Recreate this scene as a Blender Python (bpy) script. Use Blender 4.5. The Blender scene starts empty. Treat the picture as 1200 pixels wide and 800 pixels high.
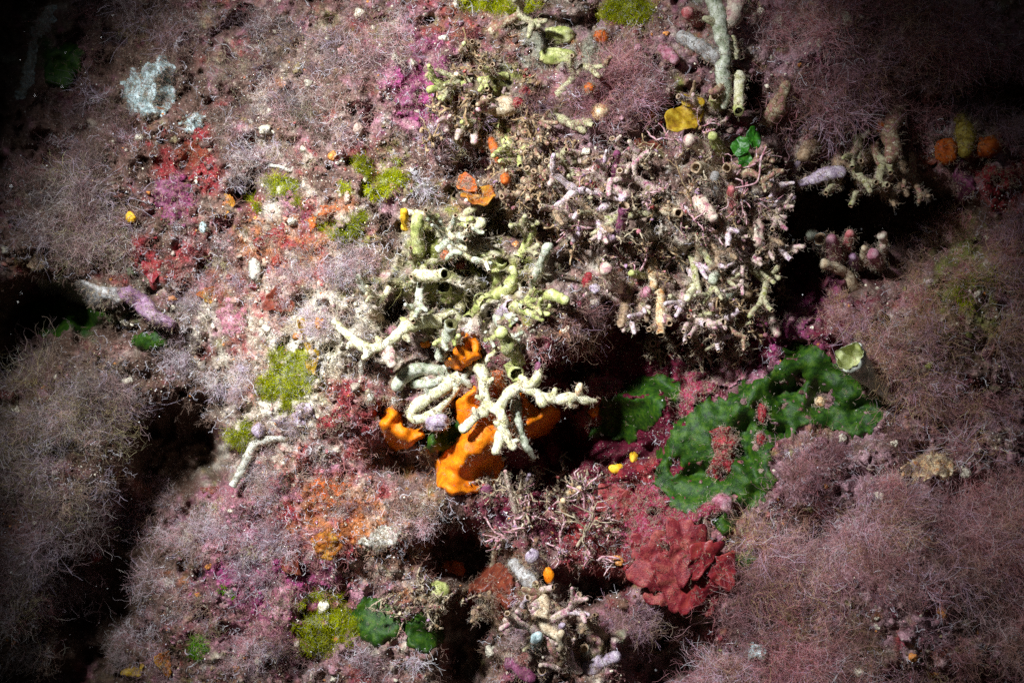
import bpy, math, random
import numpy as np

rng = np.random.default_rng(11)
random.seed(11)
S = 0.0005          # one unit of the layout is half a millimetre
D = 0.70            # distance from the lens to the mean plane of the wall

# ------------------------------------------------------------------ camera, water light, strobe
scene = bpy.context.scene
COL = scene.collection
cam_d = bpy.data.cameras.new("camera")
cam_d.sensor_width = 36.0
cam_d.lens = 42.0
cam_d.clip_start = 0.02
cam_d.clip_end = 50.0
cam_d.dof.use_dof = True
cam_d.dof.focus_distance = 0.672
cam_d.dof.aperture_fstop = 7.1
cam = bpy.data.objects.new("camera", cam_d)
cam.location = (0, -D, 0)
cam.rotation_euler = (math.radians(90), 0, 0)
COL.objects.link(cam)
scene.camera = cam

world = bpy.data.worlds.new("World")
scene.world = world
world.use_nodes = True
wt = world.node_tree
sky = wt.nodes.new("ShaderNodeTexSky")
sky.sky_type = 'NISHITA'
sky.sun_disc = False
sky.sun_elevation = math.radians(38)
sky.sun_rotation = math.radians(205)
bg = wt.nodes["Background"]
bg.inputs[1].default_value = 0.11
wt.links.new(sky.outputs[0], bg.inputs[0])

# the diver's strobe: the only light of the photograph, high on the left of the lens
st = bpy.data.lights.new("strobe", 'SPOT')
st.energy = 860.0
st.color = (0.92, 0.955, 1.0)
st.spot_size = math.radians(49.5)
st.spot_blend = 1.0
st.shadow_soft_size = 0.03
strobe = bpy.data.objects.new("strobe", st)
COL.objects.link(strobe)

vs = scene.view_settings
vs.view_transform = 'Standard'
vs.look = 'None'
vs.exposure = -3.7
vs.gamma = 1.0
vs.use_curve_mapping = False
scene.cycles.use_denoising = False
scene.cycles.max_bounces = 5
scene.cycles.diffuse_bounces = 2
scene.cycles.transmission_bounces = 3


def P(u, v, h):
    """layout column, row and height towards the lens -> world metres"""
    u = np.asarray(u, float); v = np.asarray(v, float); h = np.asarray(h, float)
    k = (D - h * S) / D
    return np.stack([(u - 600) * S * k, -h * S + 0 * u, (400 - v) * S * k], -1)


def aim(o, loc, target):
    from mathutils import Vector
    o.location = loc
    o.rotation_euler = (Vector(target) - Vector(loc)).to_track_quat('-Z', 'Y').to_euler()


aim(strobe, (-0.32, -0.55, 0.36), P(530, 410, 0))


# ------------------------------------------------------------------ noise
def _hash(ix, iy, iz, seed):
    with np.errstate(over='ignore'):
        n = (ix.astype(np.int64) * 374761393 + iy.astype(np.int64) * 668265263
             + iz.astype(np.int64) * 1274126177 + seed * 974634777) & 0xffffffff
        n = ((n ^ (n >> 13)) * 1274126177) & 0xffffffff
        n = n ^ (n >> 16)
    return (n & 0xffff) / 32767.5 - 1.0


def vnoise(x, y, z=None, seed=0):
    x = np.asarray(x, float); y = np.asarray(y, float)
    z = np.zeros_like(x) if z is None else np.asarray(z, float)
    ix, iy, iz = np.floor(x).astype(int), np.floor(y).astype(int), np.floor(z).astype(int)
    fx, fy, fz = x - ix, y - iy, z - iz
    fx = fx * fx * (3 - 2 * fx); fy = fy * fy * (3 - 2 * fy); fz = fz * fz * (3 - 2 * fz)
    r = 0
    for a in (0, 1):
        for b in (0, 1):
            for c in (0, 1):
                w = (fx if a else 1 - fx) * (fy if b else 1 - fy) * (fz if c else 1 - fz)
                r = r + w * _hash(ix + a, iy + b, iz + c, seed)
    return r


def fbm(x, y, z=None, octaves=4, seed=0):
    r, a, f = 0, 1.0, 1.0
    for o in range(octaves):
        r = r + a * vnoise(np.asarray(x) * f, np.asarray(y) * f, None if z is None else np.asarray(z) * f, seed + o * 17)
        a *= 0.5; f *= 2.03
    return r / 1.6


def worley(x, y, seed=0):
    ix, iy = np.floor(x).astype(int), np.floor(y).astype(int)
    best = np.full(np.shape(x), 9.0)
    zz = np.zeros_like(ix)
    for a in (-1, 0, 1):
        for b in (-1, 0, 1):
            jx, jy = ix + a, iy + b
            px = jx + 0.5 + 0.45 * _hash(jx, jy, zz, seed)
            py = jy + 0.5 + 0.45 * _hash(jx, jy, zz, seed + 5)
            best = np.minimum(best, (px - x) ** 2 + (py - y) ** 2)
    return np.sqrt(best)


# ------------------------------------------------------------------ relief of the wall
UA = np.concatenate([np.arange(-760, -80, 20.), np.arange(-80, 1280, 2.5), np.arange(1280, 1961, 20.)])
VA = np.concatenate([np.arange(-560, -70, 20.), np.arange(-70, 870, 2.5), np.arange(870, 1361, 20.)])
GU, GV = np.meshgrid(UA, VA)

BUMPS = [  # column, row, half width, half height, turn in degrees, height
    (600, 330, 150, 120, 0, 40), (800, 210, 130, 100, 0, 42), (860, 60, 70, 70, 0, 20),
    (1040, 50, 180, 95, 0, 85), (1140, 400, 120, 130, 0, 75), (1060, 730, 230, 140, 0, 115),
    (960, 560, 100, 40, -10, 45), (360, 420, 80, 270, 16, 50), (250, 700, 110, 130, 20, 30),
    (660, 760, 75, 75, 0, 60), (735, 730, 40, 40, 0, 35), (80, 250, 100, 70, 0, 45),
    (80, 560, 105, 110, 0, 55), (30, 660, 60, 80, 0, 30), (380, 110, 110, 70, 0, 35),
    (560, 90, 80, 80, 0, 25), (690, 110, 70, 60, 0, 40), (175, 105, 45, 40, 0, 22),
    (430, 640, 80, 70, 0, 35), (470, 770, 60, 50, 0, 40), (880, 500, 110, 60, -25, 30),
    (805, 664, 66, 56, 0, 62), (120, 335, 95, 18, 22, 40), (640, 385, 55, 45, 0, 25),
    (1160, 215, 50, 40, 0, 35), (545, 480, 70, 60, 0, 8),
]
PITS = [
    (1045, 262, 90, 68, 6, 190), (950, 256, 56, 58, 0, 140), (915, 310, 50, 45, 0, 90),
    (725, 420, 95, 48, -12, 85), (690, 500, 50, 34, 0, 90), (655, 520, 36, 28, 0, 80), (735, 500, 30, 30, 0, 60), (600, 560, 50, 22, 0, 60), (680, 560, 60, 26, 0, 60),
    (548, 648, 48, 34, 0, 130), (552, 755, 38, 62, 0, 140), (692, 694, 52, 20, 0, 90), (690, 735, 30, 40, 0, 70),
    (205, 528, 58, 58, 10, 150), (160, 600, 64, 30, 0, 90), (120, 690, 62, 92, 10, 110), (70, 800, 90, 40, 0, 70),
    (60, 368, 70, 26, 18, 130), (25, 400, 40, 45, 0, 110), (285, 224, 15, 24, 30, 95), (358, 350, 18, 12, -20, 50),
    (640, 268, 40, 30, 0, 60), (775, 300, 32, 22, 0, 60), (580, 275, 28, 26, 0, 60), (665, 315, 24, 20, 0, 60),
    (470, 545, 52, 30, 15, 75), (1175, 112, 45, 26, 0, 110), (740, 170, 26, 18, 0, 55), (880, 100, 14, 24, 0, 60),
    (1160, 700, 40, 40, 0, 60), (770, 765, 40, 40, 0, 70), (20, 60, 34, 90, 8, 80), (545, 195, 26, 18, 0, 45),
    (470, 360, 26, 14, 0, 35), (510, 350, 22, 14, 0, 40), (830, 388, 60, 32, 0, 50), (845, 420, 50, 20, 0, 60), (940, 340, 30, 36, 0, 60),
    (780, 140, 24, 26, 0, 40), (255, 470, 30, 18, 0, 40), (300, 610, 20, 18, 0, 35),
]


def relief(u, v):
    wu = u + 26 * fbm(u / 70, v / 70, None, 4, 3)
    wv = v + 26 * fbm(u / 70, v / 70, None, 4, 91)
    h = -0.13 * np.clip(520 - u, 0, 900) - 0.10 * np.clip(260 - v, 0, 600) * np.clip((520 - u) / 400, 0, 1) - 4
    for (cu, cv, su, sv, a, amp) in BUMPS:
        c, s = math.cos(math.radians(a)), math.sin(math.radians(a))
        du, dv = (wu - cu), (wv - cv)
        d2 = ((du * c + dv * s) / su) ** 2 + ((-du * s + dv * c) / sv) ** 2
        h = h + amp * np.exp(-d2)
    for (cu, cv, su, sv, a, amp) in PITS:
        c, s = math.cos(math.radians(a)), math.sin(math.radians(a))
        du, dv = (wu - cu), (wv - cv)
        d2 = ((du * c + dv * s) / su) ** 2 + ((-du * s + dv * c) / sv) ** 2
        h = h - amp * np.exp(-d2 ** 2)
    cz = np.exp(-((u - 640) / 260) ** 2 - ((v - 330) / 170) ** 2) + 1.0
    h = h - 60 * cz * np.clip(fbm(u / 24, v / 24, None, 3, 55) - .18, 0, .5)
    h = h + (19 + 14 * np.clip((u - 820) / 120, 0, 1) + 10 * np.clip((230 - u) / 120, 0, 1)) * fbm(u / 80, v / 80, None, 4, 7)
    h = h + 13 * (0.55 - worley(wu / 34, wv / 34, 4))
    lump = np.clip(0.5 + 0.8 * vnoise(u / 60, v / 60, None, 44), 0, 1)
    h = h + (3 + lump * 11) * (0.5 - worley(u / 13 + fbm(u / 20, v / 20, None, 2, 8), v / 13 + fbm(u / 20, v / 20, None, 2, 9), 6))
    h = h + 7.5 * fbm(u / 10, v / 10, None, 3, 23) + 4 * (0.5 - worley(u / 7.5 + 5, v / 7.5, 61))
    return h


HG = relief(GU, GV)


def blur(a, n):
    k = np.exp(-np.linspace(-2.2, 2.2, 2 * n + 1) ** 2); k /= k.sum()
    p = np.pad(a, n, mode='edge')
    p = np.apply_along_axis(lambda r: np.convolve(r, k, 'valid'), 1, p)
    return np.apply_along_axis(lambda r: np.convolve(r, k, 'valid'), 0, p)


HB = blur(HG, 5)


def look(grid, u, v):
    fu = np.interp(u, UA, np.arange(len(UA))); fv = np.interp(v, VA, np.arange(len(VA)))
    iu = np.clip(fu.astype(int), 0, len(UA) - 2); iv = np.clip(fv.astype(int), 0, len(VA) - 2)
    a, b = fu - iu, fv - iv
    return (grid[iv, iu] * (1 - a) * (1 - b) + grid[iv, iu + 1] * a * (1 - b)
            + grid[iv + 1, iu] * (1 - a) * b + grid[iv + 1, iu + 1] * a * b)


def H(u, v): return look(HG, np.asarray(u, float), np.asarray(v, float))
def Hs(u, v): return look(HB, np.asarray(u, float), np.asarray(v, float))


def slope_normal(u, v, grid=None):
    g = HB if grid is None else grid
    e = 4.0
    du = (look(g, u + e, v) - look(g, u - e, v)) / (2 * e)
    dv = (look(g, u, v + e) - look(g, u, v - e)) / (2 * e)
    n = np.stack([-du, -np.ones_like(du), dv], -1)
    return n / np.linalg.norm(n, axis=-1, keepdims=True)


# ------------------------------------------------------------------ mesh helpers
def raw_mesh(name, V, F, mats, colors=None, smooth=True, midx=None):
    """F: int array (n,3) or (n,4), or a list of such arrays"""
    me = bpy.data.meshes.new(name)
    Fs = F if isinstance(F, list) else [F]
    Fs = [f for f in Fs if len(f)]
    V = np.asarray(V, np.float32)
    me.vertices.add(len(V)); me.vertices.foreach_set("co", V.ravel())
    nl = sum(f.size for f in Fs); nf = sum(len(f) for f in Fs)
    me.loops.add(nl); me.polygons.add(nf)
    me.loops.foreach_set("vertex_index", np.concatenate([f.ravel() for f in Fs]).astype(np.int32))
    tot = np.concatenate([np.full(len(f), f.shape[1]) for f in Fs])
    me.polygons.foreach_set("loop_start", (np.cumsum(tot) - tot).astype(np.int32))
    me.polygons.foreach_set("loop_total", tot.astype(np.int32))
    if smooth:
        me.polygons.foreach_set("use_smooth", np.ones(nf, bool))
    for m in (mats if isinstance(mats, (list, tuple)) else [mats]):
        me.materials.append(m)
    if midx is not None:
        me.polygons.foreach_set("material_index", np.asarray(midx, np.int32))
    if colors is not None:
        at = me.color_attributes.new("Col", 'FLOAT_COLOR', 'POINT')
        c = np.ones((len(V), 4), np.float32); c[:, :3] = np.clip(colors, 0, 1)
        at.data.foreach_set("color", c.ravel())
    me.update(calc_edges=True)
    return me


def link(name, V, F, mats, origin=None, parent=None, **kw):
    V = np.asarray(V, float)
    o0 = np.zeros(3) if origin is None else np.asarray(origin, float)
    ob = bpy.data.objects.new(name, raw_mesh(name, V - o0, F, mats, **kw))
    if parent is not None:
        ob.parent = parent
        ob.location = o0 - np.array(parent.location)
    else:
        ob.location = o0
    COL.objects.link(ob)
    return ob


def tag(o, label=None, cat=None, group=None, kind=None):
    if label: o["label"] = label
    if cat: o["category"] = cat
    if group: o["group"] = group
    if kind: o["kind"] = kind
    return o


def empty(name, loc):
    o = bpy.data.objects.new(name, None)
    o.empty_display_size = 0.005
    o.location = loc
    COL.objects.link(o)
    return o


def rich(c, k):
    m = c.mean(-1, keepdims=True)
    return np.clip(m + (c - m) * k, .004, .95)


def unit(a): return a / (np.linalg.norm(a, axis=-1, keepdims=True) + 1e-12)


# where larger growths stand, so that turf does not sprout through them
MASK = np.zeros((1000, 1440), bool)      # rows -100.., columns -120..
_yy, _xx = np.mgrid[0:1000, 0:1440]


def keep_clear(u, v, r):
    r = max(r, 1)
    iu, iv = int(u + 120), int(v + 100); n = int(r + 1)
    a, b, c, d = max(iv - n, 0), min(iv + n + 1, 1000), max(iu - n, 0), min(iu + n + 1, 1440)
    if a < b and c < d:
        MASK[a:b, c:d] |= ((_xx[a:b, c:d] - u - 120) ** 2 + (_yy[a:b, c:d] - v - 100) ** 2) < r * r


def is_clear(u, v):
    iu = np.clip((u + 120).astype(int), 0, 1439); iv = np.clip((v + 100).astype(int), 0, 999)
    return ~MASK[iv, iu]


def spline(pts, step):
    pts = np.asarray(pts, float)
    if len(pts) == 2:
        n = max(4, int(np.linalg.norm(pts[1, :3] - pts[0, :3]) / step))
        t = np.linspace(0, 1, n + 1)[:, None]
        return pts[0] * (1 - t) + pts[1] * t
    p = np.vstack([2 * pts[0] - pts[1], pts, 2 * pts[-1] - pts[-2]])
    out = []
    for i in range(1, len(p) - 2):
        n = max(2, int(np.linalg.norm(p[i + 1, :3] - p[i, :3]) / step))
        t = np.linspace(0, 1, n, endpoint=False)[:, None]
        a, b, c, d = p[i - 1], p[i], p[i + 1], p[i + 2]
        out.append(0.5 * (2 * b + (c - a) * t + (2 * a - 5 * b + 4 * c - d) * t ** 2 + (3 * b - a - 3 * c + d) * t ** 3))
    out.append(pts[-1:])
    return np.vstack(out)


def tube_geo(Q, R, sides=16, bump=0.26, open_end=False, wall=0.72, depth=1.8, seed=0, ridges=0, flat=0.0):
    """Q world points, R radii in metres -> verts, quads, material index per face"""
    n = len(Q)
    T = unit(np.gradient(Q, axis=0))
    N = np.zeros_like(Q)
    a = np.array([0.31, 0.2, 0.93]); a = a - T[0] * (a @ T[0]); N[0] = a / np.linalg.norm(a)
    for i in range(1, n):
        a = N[i - 1] - T[i] * (N[i - 1] @ T[i]); N[i] = a / (np.linalg.norm(a) + 1e-12)
    B = np.cross(T, N)
    cen, rad, nn, bb = list(Q), list(R), list(N), list(B)
    inner_from = None
    r = R[-1]
    if open_end:
        for f, k in ((0.25, 1.0), (0.42, 0.93), (0.40, wall)):
            cen.append(Q[-1] + T[-1] * r * f); rad.append(r * k); nn.append(N[-1]); bb.append(B[-1])
        inner_from = len(cen) - 1
        back = np.linalg.norm(Q - Q[-1], axis=1)
        for f in (0.0, .12, .35, .65, 1.0):         # the inner wall follows the outer one down
            q = int(np.argmin(np.abs(back - r * f * depth)))
            cen.append(Q[q]); rad.append(min(r * wall * .98, R[q] * wall * .92) * (1.0 if f < 1 else .85)); nn.append(N[q]); bb.append(B[q])
        cen.append(Q[q] - T[q] * R[q] * .15); rad.append(R[q] * 0.05); nn.append(N[q]); bb.append(B[q])
    else:
        for f in (0.38, 0.7, 0.92, 1.0):
            cen.append(Q[-1] + T[-1] * r * f); rad.append(r * max(0.04, math.sqrt(max(0, 1 - f * f)))); nn.append(N[-1]); bb.append(B[-1])
    cen, rad, nn, bb = map(np.array, (cen, rad, nn, bb))
    m = len(cen)
    th = np.linspace(0, 2 * np.pi, sides, endpoint=False)
    c, s = np.cos(th), np.sin(th)
    V = cen[:, None] + rad[:, None, None] * (c[None, :, None] * nn[:, None] + (1 - flat) * s[None, :, None] * bb[:, None])
    k = 1.0 / (np.mean(R) * 1.1)
    W = V * k
    d = fbm(W[..., 0], W[..., 1], W[..., 2], 3, 31 + seed)
    d = d + 0.6 * vnoise(W[..., 0] * 2.6, W[..., 1] * 2.6, W[..., 2] * 2.6, 8 + seed) + 0.45 * vnoise(W[..., 0] * 6, W[..., 1] * 6, W[..., 2] * 6, 18 + seed)
    amp = bump * rad[:, None] * d
    if ridges:
        fade = np.clip((n - 1 - np.arange(m)) / 5.0, 0, 1)[:, None]
        amp = amp + 0.06 * rad[:, None] * fade * (np.cos(th * ridges) * (0.6 + 0.4 * np.cos(th * 3 + 1)))[None, :]
    if ridges:
        lip = np.clip(1 - np.abs(np.arange(m) - n - 1) / 4.0, 0, 1)[:, None]
        amp = amp + 0.11 * rad[:, None] * lip * (np.cos(th * 4 + .6) * .6 + np.cos(th * 7 + 2) * .4)[None, :]
    V = V + amp[..., None] * unit(V - cen[:, None])
    V = V.reshape(-1, 3)
    i, j = np.meshgrid(np.arange(m - 1), np.arange(sides), indexing='ij')
    a = i * sides + j; b = i * sides + (j + 1) % sides
    F = np.stack([a, b, b + sides, a + sides], -1).reshape(-1, 4)
    mi = np.zeros(len(F), int)
    if inner_from is not None:
        mi[(F.min(1) // sides) >= inner_from - 1] = 1
    return V, F, mi


def path(pts, r, base=None, lift=16.0, step=None):
    """layout points (column, row[, height above the base]) and radii -> world points and radii"""
    n = len(pts)
    rr = np.full(n, r, float) if np.isscalar(r) else np.asarray(r, float)
    u = np.array([p[0] for p in pts], float); v = np.array([p[1] for p in pts], float)
    if base is None:
        base = float(Hs(u[0], v[0])) + rr[0] * 0.2
        if 560 < u[0] < 935 and 110 < v[0] < 430:
            base = max(base, float(np.mean(Hs(u, v)))) + 3
            lift = lift + 10
        if 945 < u[0] < 1040 and 265 < v[0] < 340:
            base = max(base, float(Hs(1000, 340)) - 8); lift = lift + 6
    free = len(pts[0]) > 2
    if free:
        h = base + np.array([p[2] for p in pts], float)
    else:                                       # the root bends down into the rock
        h = base + lift * np.linspace(0, 1, n)
        u0 = u[0] + (u[0] - u[1]) * .35; v0 = v[0] + (v[0] - v[1]) * .35
        u = np.append(u0, u); v = np.append(v0, v); rr = np.append(rr[0] * 1.15, rr)
        h = np.append(float(Hs(u0, v0)) - 1.6 * rr[0] - 4, h)
    Z = np.stack([u, v, h, rr], -1)
    Z = spline(Z, step or max(1.6, np.mean(rr) * 0.45))
    floor = Hs(Z[:, 0], Z[:, 1]) + 0.25 * Z[:, 3]
    hh = np.maximum(Z[:, 2], floor)
    if not free:
        q = max(2, len(Z) // 4); hh[:q] = Z[:q, 2]
    if len(hh) > 6:
        hh[1:-1] = 0.25 * hh[:-2] + 0.5 * hh[1:-1] + 0.25 * hh[2:]
    for a in range(0, len(Z), 2):
        keep_clear(Z[a, 0], Z[a, 1], Z[a, 3] + 4)
    return P(Z[:, 0], Z[:, 1], hh), Z[:, 3] * S


def branch(name, mat, pts, r, parent=None, base=None, lift=16, open_end=False, inner=None, **kw):
    Q, R = path(pts, r, base, lift)
    R = R * (.97 if mat.name in ("pale sponge", "grey green sponge") else 1.0) * np.linspace(1.04, .86, len(R)) * (1 + 0.16 * vnoise(np.arange(len(R)) / 3.0, np.zeros(len(R)), None, int(pts[0][0]) % 97))
    V, F, mi = tube_geo(Q, R, open_end=open_end, seed=int(pts[0][0] * 3 + pts[0][1]) % 89, **kw)
    ob = link(name, V, F, [mat, inner or mat], Q[0], parent, midx=mi)
    C0 = np.repeat(Q, kw.get('sides', 16), 0)
    if np.mean(R) > 2.2 * S: fuzzy(ob, V[:len(C0)], unit(V[:len(C0)] - C0), CLEAN.get(mat.name, 1.0) * float(np.clip((np.mean(R) / S / 6) ** 2, .8, 5)))
    return ob


FUZZ = []       # surfaces that carry a thin growth of turf: (points, outward directions, amount)
CLEAN = {"orange sponge": .06, "crimson leafy seaweed": .2, "pale sponge": .5, "green crust": .04, "bright green blade": 0, "red leafy seaweed": .15, "ochre blade": 0,
         "yellow growth": .1, "pale ridged funnel": .12, "magenta crust": .5, "yellow green sponge": .5, "thin thread": 0, "orange ochre lobe": .3, "rust red plate": .2, "pink cream olive crusted stem": .3, "lilac white tan crusted stem": .3, "cream brown pink crusted stem": .3, "olive cream crusted stem": .35, "pink and cream finger": .5, "cream finger": .5, "grey green sponge": .4}


def fuzzy(ob, V, N, amount=None):
    nm = ob.data.materials[0].name
    k = CLEAN.get(nm, 1.0) if amount is None else amount
    if k > 0: FUZZ.append((V, N, k))


def ico(level=1):
    import bmesh
    bm = bmesh.new()
    bmesh.ops.create_icosphere(bm, subdivisions=level, radius=1.0)
    V = np.array([v.co[:] for v in bm.verts]); F = np.array([[v.index for v in f.verts] for f in bm.faces])
    bm.free()
    return V, F


ICO2, ICO3, ICO4 = ico(2), ico(3), ico(4)


def blob(name, mat, u, v, r, dh=None, sq=(1, 1, 1), bump=0.22, parent=None, freq=1.1, hi=False, h=None):
    V, F = ICO4 if hi else ICO3
    V = V.copy()
    sd = int(u * 7 + v * 3) % 211
    d = fbm(V[:, 0] * freq + sd, V[:, 1] * freq, V[:, 2] * freq, 3, sd)
    d = d + 0.35 * vnoise(V[:, 0] * 5 * freq, V[:, 1] * 5 * freq, V[:, 2] * 5 * freq, sd + 2)
    V = V * (1 + bump * d)[:, None] * np.array(sq) * r * S
    h = (float(Hs(u, v)) + (0.35 * r if dh is None else dh)) if h is None else h
    o = P(u, v, h)
    keep_clear(u, v, r + 1)
    ob = link(name, V + o, F, mat, o, parent)
    fuzzy(ob, V + o, unit(V))
    return ob


def inside(poly, u, v):
    """signed distance to a polygon, positive inside"""
    p = np.asarray(poly, float); q = np.roll(p, -1, 0)
    ins = np.zeros(u.shape, bool); d = np.full(u.shape, 1e9)
    for (x0, y0), (x1, y1) in zip(p, q):
        t = np.clip(((u - x0) * (x1 - x0) + (v - y0) * (y1 - y0)) / ((x1 - x0) ** 2 + (y1 - y0) ** 2 + 1e-9), 0, 1)
        d = np.minimum(d, np.hypot(u - x0 - t * (x1 - x0), v - y0 - t * (y1 - y0)))
        cr = ((y0 > v) != (y1 > v))
        with np.errstate(divide='ignore', invalid='ignore'):
            ins ^= cr & (u < (x1 - x0) * (v - y0) / (y1 - y0 + 1e-12) + x0)
    return np.where(ins, d, -d)


def patch(name, mat, poly, thick=8, edge=10, step=2.0, wob=3.0, lobes=14, bump=1.6, parent=None, holes=(), raise_=0.0, soft=False, grow=0.0):
    """a crust or cushion with a traced outline that lies on the wall and has its own thickness"""
    p = np.asarray(poly, float)
    u0, v0 = p.min(0) - 8 - grow; u1, v1 = p.max(0) + 8 + grow
    uu, vv = np.meshgrid(np.arange(u0, u1, step), np.arange(v0, v1, step))
    sd = inside(poly, uu, vv) + grow + wob * fbm(uu / lobes, vv / lobes, None, 3, 5) + 0.6 * wob * (0.5 - worley(uu / lobes, vv / lobes, 3))
    for hp in holes:
        sd = np.minimum(sd, -(inside(hp, uu, vv) + 0.6 * wob * fbm(uu / 8, vv / 8, None, 2, 15)))
    prof = np.clip(sd / edge, -0.35, 1)
    top = np.where(prof > 0, np.sqrt(np.clip(1 - (1 - prof) ** 2, 0, 1)), prof * 2.2)
    h = (0.35 * Hs(uu, vv) + 0.65 * H(uu, vv) if soft else Hs(uu, vv)) + raise_ * np.clip(prof * 3 + 0.6, 0, 1) + 1.5 + thick * top \
        + bump * fbm(uu / 11, vv / 11, None, 3, 77) + 0.45 * bump * vnoise(uu / 3.2, vv / 3.2, None, 78)
    ok = sd > -step * 1.5
    idx = -np.ones(uu.shape, int); idx[ok] = np.arange(ok.sum())
    a, b, c, d = idx[:-1, :-1], idx[:-1, 1:], idx[1:, 1:], idx[1:, :-1]
    good = (a >= 0) & (b >= 0) & (c >= 0) & (d >= 0)
    F = np.stack([a, d, c, b], -1)[good]
    V = P(uu[ok], vv[ok], h[ok])
    sel = ok & (sd > (edge * .7 if soft else -1)) & ((rng.uniform(0, 1, uu.shape) < .5) | (not soft))
    MASK[np.clip((vv[sel] + 100).astype(int), 0, 999), np.clip((uu[sel] + 120).astype(int), 0, 1439)] = True
    if step > 1:
        MASK[np.clip((vv[sel] + 101).astype(int), 0, 999), np.clip((uu[sel] + 121).astype(int), 0, 1439)] = True
        MASK[np.clip((vv[sel] + 101).astype(int), 0, 999), np.clip((uu[sel] + 120).astype(int), 0, 1439)] = True
        MASK[np.clip((vv[sel] + 100).astype(int), 0, 999), np.clip((uu[sel] + 121).astype(int), 0, 1439)] = True
    c0 = p.mean(0)
    ob = link(name, V, F, mat, P(c0[0], c0[1], float(Hs(*c0))), parent)
    fuzzy(ob, V, slope_normal(uu[ok], vv[ok]))
    return ob


def leaf(name, mat, u, v, rx, ry, ang=0, tilt=(0, 0), dh=10, ripple=0.12, lobe=0.10, nl=3, cup=0.2, thick=1.2, parent=None, h=None, clear=True):
    """a rounded blade: a rippled disc with thickness, turned in the picture by ang and tipped by tilt (degrees)"""
    nr, nt = 9, 36
    rho = np.linspace(0, 1, nr + 1)[1:]; th = np.linspace(0, 2 * np.pi, nt, endpoint=False)
    Rr, Th = np.meshgrid(rho, th, indexing='ij')
    sd = int(u * 5 + v) % 50
    out = 1 + lobe * np.cos(nl * Th + sd) + 0.5 * lobe * np.cos((nl + 3) * Th + 2 * sd) + 0.25 * lobe * np.cos(11 * Th + sd)
    x, y = Rr * out * np.cos(Th) * rx, Rr * out * np.sin(Th) * ry
    m = (rx + ry) / 2
    z = m * (cup * Rr ** 2 + ripple * Rr ** 1.5 * np.sin(3 * Th + sd) + 0.5 * ripple * Rr ** 2 * np.sin(7 * Th + 2 * sd)) \
        + 0.05 * m * vnoise(x / (m * .25), y / (m * .25), None, sd)
    top = np.vstack([[0, 0, 0], np.stack([x, y, z], -1).reshape(-1, 3)])
    V = np.vstack([top, top - [0, 0, thick]])
    n = len(top)
    F4, F3 = [], []
    for t in range(nt):
        t2 = (t + 1) % nt
        F3.append((0, 1 + t, 1 + t2)); F3.append((n, n + 1 + t2, n + 1 + t))
        for i in range(nr - 1):
            a, b = 1 + i * nt + t, 1 + i * nt + t2
            F4.append((a, a + nt, b + nt, b)); F4.append((n + a, n + b, n + b + nt, n + a + nt))
        a, b = 1 + (nr - 1) * nt + t, 1 + (nr - 1) * nt + t2
        F4.append((a, n + a, n + b, b))
    ca, sa = math.cos(math.radians(ang)), math.sin(math.radians(ang))
    X = V[:, 0] * ca - V[:, 1] * sa; Y = V[:, 0] * sa + V[:, 1] * ca; Z = V[:, 2]
    tx, ty = math.radians(tilt[0]), math.radians(tilt[1])      # tip about the horizontal, then about the vertical
    Y, Z = Y * math.cos(tx) - Z * math.sin(tx), Y * math.sin(tx) + Z * math.cos(tx)
    X, Z = X * math.cos(ty) + Z * math.sin(ty), -X * math.sin(ty) + Z * math.cos(ty)
    h = float(Hs(u, v)) + dh if h is None else h
    o = P(u, v, h)
    W = np.stack([X * S, -Z * S, Y * S], -1) + o
    if clear: keep_clear(u, v, min(rx, ry) * 0.9)
    ob = link(name, W, [np.array(F4), np.array(F3)], mat, o, parent)
    nn_ = unit(np.cross(W[1 + nt] - W[1], W[2] - W[1]))
    fuzzy(ob, W[:n], np.tile(nn_ if nn_[1] < 0 else -nn_, (n, 1)))
    return ob


# ------------------------------------------------------------------ threads and twigs
def chain(start, dirs, seg, K, curl, pull=None):
    n = len(start)
    pts = np.zeros((n, K + 1, 3)); ds = np.zeros((n, K + 1, 3))
    pts[:, 0] = start; d = unit(dirs); ds[:, 0] = d
    for k in range(K):
        d = d + curl * rng.normal(size=(n, 3))
        if pull is not None: d = d + pull
        d = unit(d)
        pts[:, k + 1] = pts[:, k] + d * seg[:, None]; ds[:, k + 1] = d
    return pts, ds


def prisms(pts, r0, r1, sides=5, knob=0.25):
    n, K1, _ = pts.shape
    t = unit(np.gradient(pts, axis=1))
    a = unit(np.cross(t, np.broadcast_to(unit(rng.normal(size=(n, 1, 3))), t.shape))); b = np.cross(t, a)
    tt = np.linspace(0, 1, K1)[None, :]
    r = np.asarray(r0).reshape(-1, 1) * (1 - tt) + np.asarray(r1).reshape(-1, 1) * tt
    r = r * (1 + knob * rng.normal(size=r.shape)).clip(0.5, 1.7)
    th = np.linspace(0, 2 * np.pi, sides, endpoint=False)
    V = pts[:, :, None] + r[:, :, None, None] * (np.cos(th)[None, None, :, None] * a[:, :, None] + np.sin(th)[None, None, :, None] * b[:, :, None])
    tip = pts[:, -1] + t[:, -1] * r[:, -1:] * 0.8
    nv = n * K1 * sides
    V = np.vstack([V.reshape(-1, 3), tip])
    i, k, j = np.meshgrid(np.arange(n), np.arange(K1 - 1), np.arange(sides), indexing='ij')
    p = (i * K1 + k) * sides
    F = np.stack([p + j, p + (j + 1) % sides, p + sides + (j + 1) % sides, p + sides + j], -1).reshape(-1, 4)
    i, j = np.meshgrid(np.arange(n), np.arange(sides), indexing='ij')
    p = (i * K1 + K1 - 1) * sides
    F3 = np.stack([p + j, p + (j + 1) % sides, nv + i], -1).reshape(-1, 3)
    return V, F, F3


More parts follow.
